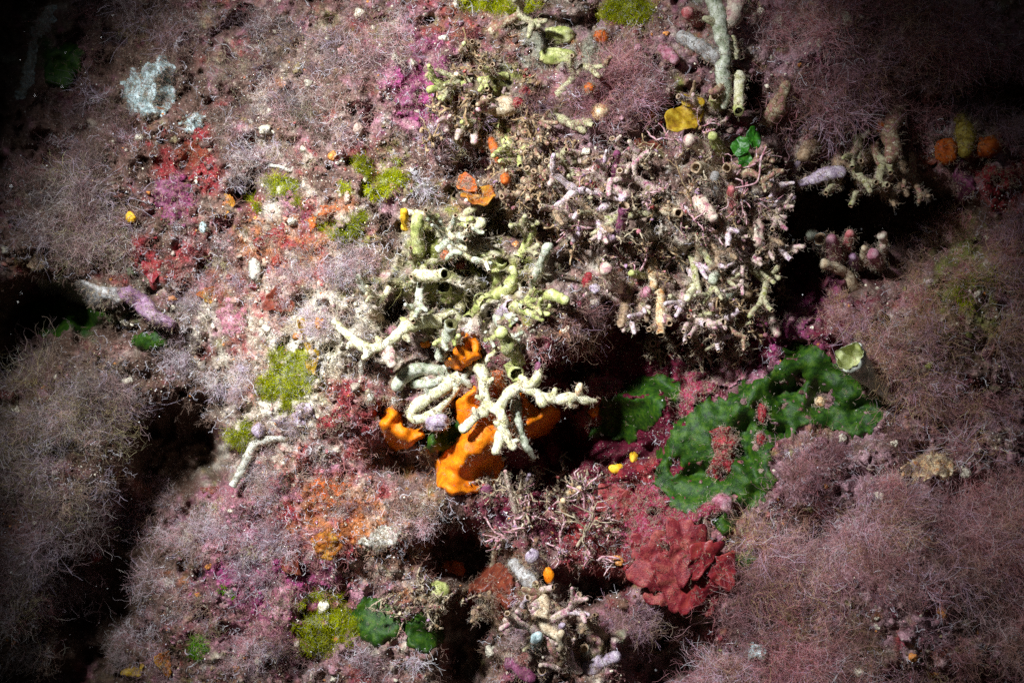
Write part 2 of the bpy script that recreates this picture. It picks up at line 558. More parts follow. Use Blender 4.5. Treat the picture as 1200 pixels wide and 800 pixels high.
def sprig_chains(root, dirs, L, spec, curl):
    """spec: [(segments, length factor), (children, segments, factor), ...] -> list of (points, root tone)"""
    K, f = spec[0]
    p, d = chain(root, dirs, L * f / K, K, curl)
    out = [(p, np.arange(len(p)))]
    prev_p, prev_d, own = p, d, np.arange(len(p))
    for (nc, K, f) in spec[1:]:
        m = len(prev_p)
        par = np.repeat(np.arange(m), nc)
        node = rng.integers(max(1, prev_p.shape[1] // 3), prev_p.shape[1], len(par))
        st_ = prev_p[par, node]; dd = unit(prev_d[par, node] + 0.75 * rng.normal(size=(len(par), 3)))
        o = own[par]
        q, e = chain(st_, dd, L[o] * f / K * rng.uniform(.6, 1.3, len(o)), K, curl * 1.15)
        out.append((q, o)); prev_p, prev_d, own = q, e, o
    return out


def threads(name, root, dirs, L, col, tip, w, spec, curl, origin=None, more=()):
    """branched soft threads as real curves with a radius at every point"""
    ps, rs, cs, sizes = [], [], [], []
    o0 = np.zeros(3) if origin is None else np.asarray(origin, float)
    for (root, dirs, L, col, tip, w, spec, curl) in [(root, dirs, L, col, tip, w, spec, curl)] + list(more):
        for lev, (p, own) in enumerate(sprig_chains(root, dirs, L, spec, curl)):
            n, K1, _ = p.shape
            ww = 0.5 * w * (1.0, 0.85, 0.7)[min(lev, 2)] * rng.uniform(.7, 1.3, n)
            t = np.linspace(0, 1, K1)[None, :]
            rs.append((ww[:, None] * (1 - 0.45 * t)).ravel())
            q = (t * 0.4 + 0.3 * lev).clip(0, 1)[..., None] * np.ones((n, 1, 1))
            c = col[own][:, None] * (1 - q) + tip[own][:, None] * q
            cs.append((c * np.exp(.34 * rng.normal(size=(n, 1, 1)))).reshape(-1, 3))
            ps.append(p.reshape(-1, 3) - o0); sizes.append(np.full(n, K1))
    pos, rad, cc_, sizes = np.vstack(ps), np.concatenate(rs), np.vstack(cs), np.concatenate(sizes)
    hc = bpy.data.hair_curves.new(name)
    hc.add_curves(sizes.astype(int).tolist())
    hc.attributes["position"].data.foreach_set("vector", pos.astype(np.float32).ravel())
    ra = hc.attributes.get("radius") or hc.attributes.new("radius", 'FLOAT', 'POINT')
    ra.data.foreach_set("value", rad.astype(np.float32))
    at = hc.attributes.new("Col", 'FLOAT_COLOR', 'POINT')
    c4_ = np.ones((len(pos), 4), np.float32); c4_[:, :3] = rich(cc_, 1.4)
    at.data.foreach_set("color", c4_.ravel())
    hc.materials.append(M['thread'])
    ob = bpy.data.objects.new(name, hc)
    ob.location = o0
    COL.objects.link(ob)
    return ob


# ------------------------------------------------------------------ materials
def new_mat(name):
    m = bpy.data.materials.new(name); m.use_nodes = True
    nt = m.node_tree
    return m, nt, nt.nodes["Principled BSDF"]


def mottled(name, c1, c2, c3, mm=4.0, rough=0.6, pores=0.5, pore_mm=0.9, bump=0.6, spec=0.25, sss=0.0, grain=0.35, fleck=None):
    m, nt, bs = new_mat(name)
    N, Lk = nt.nodes, nt.links
    geo = N.new("ShaderNodeNewGeometry")
    n1 = N.new("ShaderNodeTexNoise"); n1.inputs["Scale"].default_value = 1000 / mm; n1.inputs["Detail"].default_value = 5; n1.inputs["Roughness"].default_value = 0.65
    Lk.new(geo.outputs["Position"], n1.inputs["Vector"])
    rp = N.new("ShaderNodeValToRGB"); e = rp.color_ramp.elements
    e[0].position, e[0].color = 0.36, (*c1, 1)
    e[1].position, e[1].color = 0.66, (*c3, 1)
    x = e.new(0.5); x.color = (*c2, 1)
    Lk.new(n1.outputs["Fac"], rp.inputs[0])
    n2 = N.new("ShaderNodeTexNoise"); n2.inputs["Scale"].default_value = 1000 / 0.55; n2.inputs["Detail"].default_value = 3
    Lk.new(geo.outputs["Position"], n2.inputs["Vector"])
    mr = N.new("ShaderNodeMapRange"); mr.inputs[1].default_value = 0.3; mr.inputs[2].default_value = 0.7
    mr.inputs[3].default_value = 1 - grain; mr.inputs[4].default_value = 1 + grain * 0.6
    Lk.new(n2.outputs["Fac"], mr.inputs[0])
    vo = N.new("ShaderNodeTexVoronoi"); vo.inputs["Scale"].default_value = 1000 / pore_mm
    Lk.new(geo.outputs["Position"], vo.inputs["Vector"])
    pr = N.new("ShaderNodeMapRange"); pr.inputs[1].default_value = 0.12; pr.inputs[2].default_value = 0.42
    pr.inputs[3].default_value = 1 - pores; pr.inputs[4].default_value = 1.0
    Lk.new(vo.outputs["Distance"], pr.inputs[0])
    mu = N.new("ShaderNodeMath"); mu.operation = 'MULTIPLY'
    Lk.new(mr.outputs[0], mu.inputs[0]); Lk.new(pr.outputs[0], mu.inputs[1])
    mx = N.new("ShaderNodeVectorMath"); mx.operation = 'SCALE'
    Lk.new(rp.outputs[0], mx.inputs[0]); Lk.new(mu.outputs[0], mx.inputs["Scale"])
    src = mx.outputs[0]
    if fleck:
        v2 = N.new("ShaderNodeTexNoise"); v2.inputs["Scale"].default_value = 1000 / 1.4; v2.inputs["Detail"].default_value = 2
        Lk.new(geo.outputs["Position"], v2.inputs["Vector"])
        fr = N.new("ShaderNodeMapRange"); fr.inputs[1].default_value = 0.66; fr.inputs[2].default_value = 0.72
        Lk.new(v2.outputs["Fac"], fr.inputs[0])
        fm = N.new("ShaderNodeMix"); fm.data_type = 'RGBA'
        Lk.new(fr.outputs[0], fm.inputs[0]); Lk.new(src, fm.inputs[6]); fm.inputs[7].default_value = (*fleck, 1)
        src = fm.outputs[2]
    Lk.new(src, bs.inputs["Base Color"])
    bs.inputs["Roughness"].default_value = rough
    bs.inputs["Specular IOR Level"].default_value = spec
    if sss:
        bs.inputs["Subsurface Weight"].default_value = sss
        bs.inputs["Subsurface Radius"].default_value = (1.0, 0.5, 0.25)
        bs.inputs["Subsurface Scale"].default_value = 0.0015
    ad = N.new("ShaderNodeMath"); ad.operation = 'ADD'
    Lk.new(n2.outputs["Fac"], ad.inputs[0]); Lk.new(pr.outputs[0], ad.inputs[1])
    bp = N.new("ShaderNodeBump"); bp.inputs["Strength"].default_value = bump; bp.inputs["Distance"].default_value = 0.0008
    Lk.new(ad.outputs[0], bp.inputs["Height"]); Lk.new(bp.outputs[0], bs.inputs["Normal"])
    return m


def attr_mat(name, rough=0.75, translucent=0.0, detail=True, bump=0.6, flecks=True):
    m, nt, bs = new_mat(name)
    N, Lk = nt.nodes, nt.links
    at = N.new("ShaderNodeAttribute"); at.attribute_name = "Col"
    bs.inputs["Roughness"].default_value = rough
    bs.inputs["Specular IOR Level"].default_value = 0.2
    src = at.outputs["Color"]
    if detail:
        geo = N.new("ShaderNodeNewGeometry")
        n1 = N.new("ShaderNodeTexNoise"); n1.inputs["Scale"].default_value = 420; n1.inputs["Detail"].default_value = 8; n1.inputs["Roughness"].default_value = 0.72
        Lk.new(geo.outputs["Position"], n1.inputs["Vector"])
        mr = N.new("ShaderNodeMapRange"); mr.inputs[1].default_value = 0.34; mr.inputs[2].default_value = 0.68
        mr.inputs[3].default_value = 0.35; mr.inputs[4].default_value = 1.6
        Lk.new(n1.outputs["Fac"], mr.inputs[0])
        sc = N.new("ShaderNodeVectorMath"); sc.operation = 'SCALE'
        Lk.new(src, sc.inputs[0]); Lk.new(mr.outputs[0], sc.inputs["Scale"])
        src = sc.outputs[0]
        if flecks:
            n2 = N.new("ShaderNodeTexNoise"); n2.inputs["Scale"].default_value = 900; n2.inputs["Detail"].default_value = 2
            Lk.new(geo.outputs["Position"], n2.inputs["Vector"])
            fr = N.new("ShaderNodeMapRange"); fr.inputs[1].default_value = 0.655; fr.inputs[2].default_value = 0.70; fr.inputs[4].default_value = 0.8
            Lk.new(n2.outputs["Fac"], fr.inputs[0])
            fm = N.new("ShaderNodeMix"); fm.data_type = 'RGBA'
            Lk.new(fr.outputs[0], fm.inputs[0]); Lk.new(src, fm.inputs[6]); fm.inputs[7].default_value = (0.62, 0.56, 0.46, 1)
            src = fm.outputs[2]
        vo = N.new("ShaderNodeTexVoronoi"); vo.inputs["Scale"].default_value = 700
        Lk.new(geo.outputs["Position"], vo.inputs["Vector"])
        ad = N.new("ShaderNodeMath"); ad.operation = 'SUBTRACT'
        Lk.new(n1.outputs["Fac"], ad.inputs[0]); Lk.new(vo.outputs["Distance"], ad.inputs[1])
        bp = N.new("ShaderNodeBump"); bp.inputs["Strength"].default_value = bump; bp.inputs["Distance"].default_value = 0.0012
        Lk.new(ad.outputs[0], bp.inputs["Height"]); Lk.new(bp.outputs[0], bs.inputs["Normal"])
    Lk.new(src, bs.inputs["Base Color"])
    if translucent:
        tr = N.new("ShaderNodeBsdfTranslucent"); Lk.new(src, tr.inputs["Color"])
        ms = N.new("ShaderNodeMixShader"); ms.inputs[0].default_value = translucent
        Lk.new(bs.outputs[0], ms.inputs[1]); Lk.new(tr.outputs[0], ms.inputs[2])
        Lk.new(ms.outputs[0], N["Material Output"].inputs["Surface"])
    return m


M = {}
M['rock'] = attr_mat("encrusted rock", 0.75)
M['nodule'] = attr_mat("encrusting nodules", 0.7)
M['thread'] = attr_mat("seaweed threads", 0.8, 0.42, detail=False)
M['white'] = mottled("pale sponge", (.40, .38, .16), (.70, .66, .42), (.82, .78, .62), 4, .7, .5, .7, .5)
M['palegreen'] = mottled("grey green sponge", (.22, .25, .15), (.48, .50, .37), (.66, .66, .56), 4, .7, .45, .9, .4, fleck=(.7, .72, .7))
M['yellowgreen'] = mottled("yellow green sponge", (.22, .26, .06), (.46, .48, .16), (.66, .66, .36), 5, .6, .4, .9, .35)
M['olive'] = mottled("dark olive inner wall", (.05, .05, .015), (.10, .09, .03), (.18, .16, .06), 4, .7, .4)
M['orange'] = mottled("orange sponge", (.62, .13, .003), (.84, .215, .004), (.94, .30, .006), 6, .5, .3, 1.1, .4, .3, .25, .2)
M['orange_dark'] = mottled("rusty orange growth", (.28, .045, .008), (.46, .09, .01), (.56, .16, .025), 4, .55, .3, 1.2, .3)
M['yellow'] = mottled("yellow growth", (.62, .3, .01), (.8, .45, .02), (.85, .55, .06), 4, .55, .2, 1.2, .3)
M['green'] = mottled("green crust", (.005, .024, .001), (.018, .066, .001), (.05, .11, .002), 4, .55, .2, 2.0, .5, .35, 0, .35, fleck=(.08, .10, .02))
M['leafgreen'] = mottled("bright green blade", (.008, .05, .004), (.02, .12, .006), (.05, .18, .014), 4, .4, .2, 1.0, .2, .35)
M['moss'] = mottled("olive moss", (.12, .15, .015), (.2, .22, .03), (.3, .3, .06), 3, .8, .3)
M['red'] = mottled("red leafy seaweed", (.10, .008, .014), (.22, .018, .024), (.30, .045, .034), 7, .38, .2, 1.5, .25, .3, 0, .25, fleck=(.26, .10, .09))
M['darkred'] = mottled("dark red crust", (.12, .007, .012), (.24, .014, .02), (.34, .03, .04), 5, .5, .35, 1.2, .45, .35)
M['rust'] = mottled("rust red plate", (.10, .02, .012), (.17, .032, .016), (.24, .06, .026), 6, .55, .3, 1.2, .3)
M['yellowleaf'] = mottled("ochre blade", (.20, .10, .008), (.34, .20, .01), (.42, .30, .03), 4, .5, .3, 1.0, .15)
M['ochre'] = mottled("orange ochre lobe", (.26, .045, .01), (.36, .12, .014), (.44, .26, .03), 9, .5, .15, 1.0, .2)
M['magenta'] = mottled("magenta crust", (.10, .02, .045), (.20, .045, .105), (.30, .13, .19), 5, .65, .4, .9, .45)
M['pink'] = mottled("pink crust", (.26, .06, .09), (.4, .15, .2), (.54, .34, .37), 5, .65, .35, .9, .45)
M['lilac'] = mottled("lilac encrusted", (.28, .2, .28), (.46, .36, .44), (.68, .6, .62), 3.5, .65, .55, .9, .45)
M['pinkcream'] = mottled("pink and cream finger", (.42, .16, .2), (.6, .46, .36), (.74, .68, .54), 4, .65, .45, .9, .4)
M['cream'] = mottled("cream finger", (.36, .24, .14), (.58, .46, .30), (.72, .64, .48), 4, .65, .45, .9, .4)
M['creamorange'] = mottled("cream and orange finger", (.5, .2, .05), (.68, .5, .28), (.78, .7, .5), 5, .6, .3, .8, .3)
M['tan'] = mottled("tan finger", (.2, .12, .07), (.36, .24, .14), (.5, .38, .26), 4, .7, .5, .9, .4)
M['brown'] = mottled("brown growth", (.08, .045, .02), (.16, .095, .04), (.26, .17, .09), 4, .7, .5, .9, .4)
M['redfinger'] = mottled("red pink finger", (.32, .05, .05), (.48, .14, .14), (.6, .34, .3), 3.5, .6, .4, .9, .4)
M['grey'] = mottled("grey finger", (.2, .17, .15), (.38, .36, .34), (.56, .56, .54), 4, .7, .5, .9, .4)
M['chalk'] = mottled("chalky blue white crust", (.22, .3, .3), (.48, .6, .6), (.68, .78, .78), 4, .75, .5, 1.0, .5, .2, 0, .5)
M['purple'] = mottled("purple plate", (.18, .08, .15), (.3, .17, .26), (.44, .32, .38), 6, .65, .4, .9, .4)
M['twig_brown'] = mottled("brown twigs", (.16, .09, .04), (.34, .22, .11), (.52, .40, .24), 3, .7, .45, .8, .4)
M['twig_pink'] = mottled("pink twigs", (.34, .11, .15), (.54, .3, .32), (.74, .6, .58), 3, .7, .45, .8, .4)
M['twig_cream'] = mottled("cream twigs", (.26, .18, .1), (.44, .35, .23), (.6, .53, .4), 3, .7, .45, .8, .4)
M['tubewhite'] = mottled("chalky tube", (.3, .28, .22), (.52, .5, .42), (.66, .64, .56), 3, .7, .4, .8, .4)
M['blue'] = mottled("blue crust", (.02, .06, .14), (.04, .12, .26), (.1, .2, .32), 4, .6, .3)
M['funnel'] = mottled("pale ridged funnel", (.42, .46, .34), (.62, .66, .52), (.8, .82, .74), 4, .6, .3, .9, .3)
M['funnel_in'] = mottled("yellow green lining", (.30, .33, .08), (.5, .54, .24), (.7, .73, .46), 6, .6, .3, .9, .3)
M['mix_pink'] = mottled("pink cream olive crusted stem", (.44, .14, .22), (.64, .5, .44), (.28, .23, .1), 3.0, .65, .5, .8, .5)
M['mix_lilac'] = mottled("lilac white tan crusted stem", (.48, .28, .42), (.72, .62, .62), (.3, .17, .14), 3.0, .65, .5, .8, .5)
M['mix_cream'] = mottled("cream brown pink crusted stem", (.56, .48, .32), (.24, .14, .07), (.42, .17, .18), 2.8, .65, .5, .8, .5, fleck=(.7, .66, .5))
M['mix_olive'] = mottled("olive cream crusted stem", (.25, .25, .06), (.52, .49, .31), (.19, .12, .06), 3.0, .65, .5, .8, .5)
M['crimson'] = mottled("crimson and pink crust", (.14, .007, .02), (.28, .02, .052), (.40, .12, .2), 3.5, .6, .5, .9, .5)
M['red2'] = mottled("crimson leafy seaweed", (.12, .010, .016), (.23, .024, .03), (.34, .08, .06), 5, .5, .35, 1.2, .45, .3, 0, .35, fleck=(.24, .09, .09))
M['olive_yellow'] = mottled("dull olive yellow stub", (.16, .11, .015), (.34, .24, .03), (.42, .36, .1), 3, .65, .5, .9, .5)

# ------------------------------------------------------------------ the wall itself
PAL = {
    'brown': (.125, .075, .06), 'umber': (.07, .04, .028), 'pinkc': (.40, .19, .24), 'red': (.22, .026, .03), 'magenta': (.24, .05, .13),
    'orange': (.32, .12, .045), 'olive': (.17, .18, .045), 'cream': (.52, .47, .38), 'mauve': (.28, .17, .19), 'greygreen': (.20, .20, .15),
    'wine': (.09, .008, .02), 'green': (.02, .07, .012),
}
ZONES = {  # weight fields: (column, row, half width, half height, weight); a bare number is the weight everywhere
    'brown': (0.62, [(150, 150, 250, 200, .5), (700, 250, 200, 120, .6)]),
    'umber': (0.38, [(150, 130, 190, 130, .65), (120, 300, 140, 120, .6), (60, 480, 120, 120, .5), (230, 520, 60, 60, .5), (60, 700, 160, 160, 1.0), (200, 500, 100, 100, .9), (1040, 250, 120, 60, 1.6), (560, 700, 60, 120, .9)]),  # weighted to holes and the dim left, putting shade into the rock colour
    'pinkc': (0.22, [(300, 340, 120, 120, .4), (330, 640, 110, 140, .75), (400, 500, 70, 70, .6), (480, 90, 50, 60, .5), (850, 435, 60, 30, 1.0)]),
    'red': (0.3, [(320, 420, 90, 160, .3), (280, 250, 120, 100, .4), (300, 600, 80, 100, .4), (330, 400, 70, 130, .55), (400, 490, 60, 60, .8), (740, 600, 110, 80, 1.1), (220, 190, 60, 50, .9), (160, 300, 60, 40, .8), (700, 500, 60, 60, .9), (400, 640, 50, 60, .6), (1170, 210, 50, 30, 1.3)]),
    'magenta': (0.2, [(300, 330, 90, 120, .2), (300, 660, 80, 70, .4), (210, 235, 45, 32, 1.0), (490, 110, 50, 50, 1.4), (920, 370, 60, 60, 1.5), (760, 590, 50, 40, .9), (330, 690, 70, 60, .9), (760, 430, 70, 40, .9), (590, 590, 60, 50, .6)]),
    'orange': (0.16, [(330, 300, 90, 80, .3), (350, 620, 90, 90, .5), (300, 420, 50, 100, .35), (400, 590, 50, 50, 1.2), (330, 330, 70, 80, .4), (390, 250, 50, 40, .5), (1090, 550, 60, 30, .7), (460, 640, 60, 40, .5)]),
    'olive': (0.25, [(330, 420, 90, 120, .45), (1060, 680, 200, 120, .3), (560, 330, 110, 90, .5), (600, 110, 80, 60, .7), (520, 300, 80, 70, .7), (1140, 330, 70, 100, .7), (60, 520, 60, 60, .5), (370, 460, 60, 70, .6)]),
    'cream': (0.22, [(310, 400, 110, 200, .5), (340, 420, 110, 160, .55), (560, 330, 110, 90, .8), (800, 270, 100, 100, .8), (330, 480, 90, 90, .5), (440, 610, 60, 40, .6), (650, 740, 70, 60, .6), (390, 380, 60, 60, .6)]),
    'mauve': (0.4, [(1020, 80, 180, 110, .7), (1090, 600, 200, 200, .8), (690, 120, 70, 60, .8)]),
    'greygreen': (0.2, [(30, 60, 60, 90, .5), (660, 60, 60, 40, .8), (130, 340, 60, 30, 1.2)]),
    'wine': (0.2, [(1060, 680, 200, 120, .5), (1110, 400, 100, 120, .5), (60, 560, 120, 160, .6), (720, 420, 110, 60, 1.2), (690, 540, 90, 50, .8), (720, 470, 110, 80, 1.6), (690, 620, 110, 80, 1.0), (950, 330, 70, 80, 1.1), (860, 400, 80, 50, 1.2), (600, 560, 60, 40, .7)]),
    'green': (0.0, [(90, 365, 80, 30, 1.5), (60, 60, 40, 60, .7)]),
}


def wall_color(u, v, sharp=6.5, fine=1.0):
    num, den = 0, 0
    for i, (k, (w, spots)) in enumerate(ZONES.items()):
        f = np.full(np.shape(u), float(w))
        for (cu, cv, su, sv, a) in spots:
            f = f + a * np.exp(-((u - cu) / su) ** 2 - ((v - cv) / sv) ** 2)
        sc = f + 0.75 * fbm(u / 24 + 9 * i, v / 24, None, 4, 200 + 13 * i) + fine * 0.5 * fbm(u / 7, v / 7, None, 2, 300 + i)
        e = np.exp(sharp * np.clip(sc, -2, 4))
        num = num + e[..., None] * np.array(PAL[k]); den = den + e[..., None]
    return rich(num / den, 1.12)


uu, vv = GU.ravel(), GV.ravel()
cc = wall_color(uu, vv)
nr_, nc_ = GU.shape
a_ = np.arange(nr_ * nc_).reshape(nr_, nc_)
Fw = np.stack([a_[:-1, :-1], a_[1:, :-1], a_[1:, 1:], a_[:-1, 1:]], -1).reshape(-1, 4)
wall = link("rock_face", P(uu, vv, HG.ravel()), Fw, M['rock'], colors=cc)
tag(wall, "mottled rock wall overgrown with pink, brown and red crusts", kind="structure")

# ------------------------------------------------------------------ pale branching sponge in the middle
CAT_SP, CAT_W, CAT_FG = "sponge", "seaweed", "coral finger"
B0 = float(Hs(545, 470)) - 16


def colony(name, label, cat, u, v, group=None):
    e = empty(name, P(u, v, float(Hs(u, v))))
    return tag(e, label, cat, group)


sp = colony("branching_sponge", "bright white forked sponge standing in front of the large orange sponge", CAT_SP, 566, 470)
W = M['white']; PG = M['palegreen']; YG = M['yellowgreen']; OL = M['olive']
branch("branch", W, [(549, 428, 18), (560, 430, 26), (566, 440, 30), (567, 458, 34), (571, 476, 38)], [6, 7, 7, 6.5, 8], sp, B0)
branch("branch", W, [(573, 477, 38), (562, 484, 40), (552, 493, 42), (544, 502, 44)], [7, 6.5, 7, 7.5], sp, B0, flat=.25)
branch("branch", W, [(572, 476, 38), (582, 479, 42), (588, 486, 44), (589, 500, 46), (587, 510, 46)], [7, 6.5, 6.5, 6.5, 7], sp, B0)
branch("branch", W, [(588, 505, 46), (585, 518, 48), (581, 528, 50)], [6.5, 6.5, 7], sp, B0)
branch("branch", W, [(588, 502, 46), (594, 513, 49), (601, 523, 52)], [6.5, 5.6, 6], sp, B0)
branch("branch", W, [(585, 477, 40), (594, 464, 40), (603, 456, 40), (613, 451, 38)], [5.5, 6.5, 7.5, 7], sp, B0)
sp2 = colony("branching_sponge", "white sponge arm reaching right over the dark orange sponge", CAT_SP, 620, 455)
branch("branch", W, [(607, 453, 36), (617, 452, 42), (627, 447, 46), (631, 436, 50), (631, 432, 50)], [6.5, 7.5, 7, 4.8, 4.4], sp2, B0)
branch("branch", M['magenta'], [(630, 433, 50), (631, 427, 51)], [4.4, 3.4], sp2, B0)
branch("branch", W, [(612, 453, 40), (624, 458, 44), (632, 464, 47), (636, 472, 50)], [6, 6, 6.5, 6.5], sp2, B0)
branch("branch", W, [(622, 457, 44), (640, 465, 46), (658, 468, 46), (674, 466, 44), (690, 470, 40), (697, 470, 36)], [6, 5.5, 7, 6.5, 5.5, 4], sp2, B0)
branch("branch", M['creamorange'], [(676, 464, 44), (679, 456, 46), (680, 452, 47)], [3.5, 4.2, 4.6], sp2, B0)
branch("cup", YG, [(594, 424, 26), (600, 432, 34), (604, 437, 42)], [6, 8, 9], sp2, B0, open_end=True, inner=M['yellowgreen'], wall=.84, depth=1.2)
sp3 = colony("branching_sponge", "shaded grey green sponge stalk between the white fork and the dark orange sponge", CAT_SP, 606, 470)
branch("branch", PG, [(604, 462, 16), (605, 480, 18), (606, 496, 20), (611, 512, 22), (617, 524, 22), (626, 536, 14)], [5, 6.5, 7, 6, 5, 3], sp3, B0)
branch("branch", PG, [(606, 494, 18), (600, 498, 20), (597, 500, 20)], [5, 5, 4], sp3, B0)
sp4 = colony("branching_sponge", "pale sponge folded into a pointed loop left of the white fork", CAT_SP, 505, 470)
branch("branch", W, [(540, 440, 12), (524, 450, 18), (506, 462, 24), (490, 474, 28), (481, 482, 28)], [7, 8, 8.5, 8, 6], sp4, B0, flat=.2)
branch("branch", W, [(480, 480, 28), (483, 489, 28), (493, 491, 28), (508, 484, 26), (522, 472, 22), (533, 457, 16), (538, 448, 12)], [5, 6, 6.5, 6.5, 5.5, 5.5, 5], sp4, B0)
branch("branch", PG, [(532, 452, 18), (541, 445, 20), (548, 449, 22), (550, 452, 22)], [5.5, 6.5, 6, 5], sp4, B0)
branch("branch", PG, [(483, 449, 6), (500, 450, 10), (520, 446, 10)], [5, 6, 7], sp4, B0)
sp5 = colony("branching_sponge", "cream white antler shaped sponge arm reaching left over the fuzzy turf", CAT_SP, 465, 395)
B5 = float(Hs(440, 400)) + 16
branch("branch", W, [(516, 376, 2), (496, 377, 10), (480, 382, 18), (467, 391, 24), (454, 402, 28), (440, 408, 30), (426, 407, 30), (411, 395, 30), (398, 384, 28)], [8, 9, 8, 7, 6.5, 6.5, 7.5, 6, 5], sp5, B5)
branch("branch", W, [(432, 408, 30), (430, 416, 32), (427, 419, 33)], [8, 6, 4], sp5, B5)
branch("branch", YG, [(480, 384, 18), (474, 376, 20), (471, 374, 20)], [6, 5, 3.5], sp5, B5)
branch("lobe", M['pinkcream'], [(453, 404, 26), (455, 415, 30), (459, 425, 32)], [6, 8, 6.5], sp5, B5, flat=.35)
sp6 = colony("tube_sponge", "grey green sponge tube with a round cream ringed mouth above the triangular orange patch", CAT_SP, 518, 415)
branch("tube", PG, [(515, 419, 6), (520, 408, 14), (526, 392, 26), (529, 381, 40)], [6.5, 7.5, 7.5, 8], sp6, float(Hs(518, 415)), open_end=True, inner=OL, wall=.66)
sp7 = colony("branching_sponge", "grey green sponge stub pointing down left below the antler shaped arm", CAT_SP, 500, 434)
branch("branch", PG, [(518, 436, 2), (500, 433, 10), (484, 434, 16), (474, 441, 22), (465, 452, 26)], [7, 9, 9.5, 9, 9], sp7, float(Hs(500, 434)))
sp8 = colony("tube_sponge", "yellow green hooked sponge tube above the triangular orange patch", CAT_SP, 580, 335)
b8 = float(Hs(580, 335))
branch("tube", YG, [(562, 302, 24), (574, 302, 24), (582, 308, 22), (584, 325, 14), (580, 342, 8)], [5.5, 7, 9, 8.5, 9], sp8, b8)
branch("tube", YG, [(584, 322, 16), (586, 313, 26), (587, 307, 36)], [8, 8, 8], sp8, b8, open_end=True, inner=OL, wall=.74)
branch("tube", YG, [(600, 312, 18), (601, 322, 22), (598, 333, 24), (588, 343, 24), (574, 350, 22), (563, 358, 20), (555, 366, 18)], [4.5, 6, 7.5, 8, 8, 8.5, 8], sp8, b8)
branch("tube", YG, [(570, 356, 14), (565, 353, 26), (563, 351, 34)], [7.5, 7, 7], sp8, b8, open_end=True, inner=OL, wall=.74)
branch("tube", YG, [(556, 368, 10), (551, 371, 20), (549, 373, 28)], [8, 7, 7], sp8, b8, open_end=True, inner=OL, wall=.72)
for lab, mt, pts, r, inn in [
    ("lilac white cup with a round dark mouth right of the yellow green hooked tube", 'lilac', [(585, 368, 6), (592, 364, 18), (598, 360, 30)], [6, 8.5, 9.5], 'brown'),
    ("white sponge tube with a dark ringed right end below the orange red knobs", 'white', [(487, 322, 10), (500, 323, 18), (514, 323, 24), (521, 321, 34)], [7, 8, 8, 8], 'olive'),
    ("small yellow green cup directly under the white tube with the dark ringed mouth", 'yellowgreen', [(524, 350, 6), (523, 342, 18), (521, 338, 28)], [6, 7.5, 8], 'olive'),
]:
    b = float(Hs(pts[0][0], pts[0][1]))
    t = colony("tube_sponge", lab, CAT_SP, pts[0][0], pts[0][1])
    branch("tube", M[mt], pts, r, t, b, open_end=True, inner=M[inn], wall=.76)

# side nubs and joints that tie the pale arms together
for t_, mt_, base_, lst in [
    (sp, 'white', B0, [[(567, 450, 32), (574, 446, 36), (577, 444, 38)], [(569, 468, 36), (562, 466, 40), (559, 465, 41)], [(560, 486, 41), (556, 481, 44), (555, 479, 45)], [(589, 498, 45), (582, 496, 48), (580, 495, 48)],
                       [(598, 520, 50), (604, 517, 51), (607, 516, 51)], [(556, 430, 24), (548, 424, 18), (540, 420, 10)], [(562, 430, 26), (572, 420, 22), (584, 408, 14)]]),
    (sp2, 'white', B0, [[(648, 467, 46), (650, 459, 48), (651, 456, 48)], [(664, 467, 46), (668, 474, 47), (669, 476, 47)], [(618, 453, 42), (614, 445, 40), (606, 438, 36)]]),
    (sp4, 'palegreen', B0, [[(505, 462, 24), (500, 456, 28), (498, 453, 29)], [(512, 482, 25), (517, 487, 27), (519, 489, 27)], [(530, 450, 16), (526, 440, 12), (520, 430, 6)], [(540, 446, 16), (548, 436, 18), (556, 430, 22)]]),
    (sp5, 'white', B5, [[(470, 390, 23), (476, 396, 25), (479, 399, 26)], [(448, 404, 28), (444, 399, 32), (442, 396, 33)], [(415, 399, 30), (410, 404, 32), (408, 407, 32)], [(402, 388, 28), (396, 380, 28), (391, 377, 26)], [(500, 377, 8), (514, 372, 6), (530, 366, 2)]]),
]:
    for q_ in lst:
        branch("nub", M[mt_], q_, [4.6, 4.2, 3.0], t_, base_)

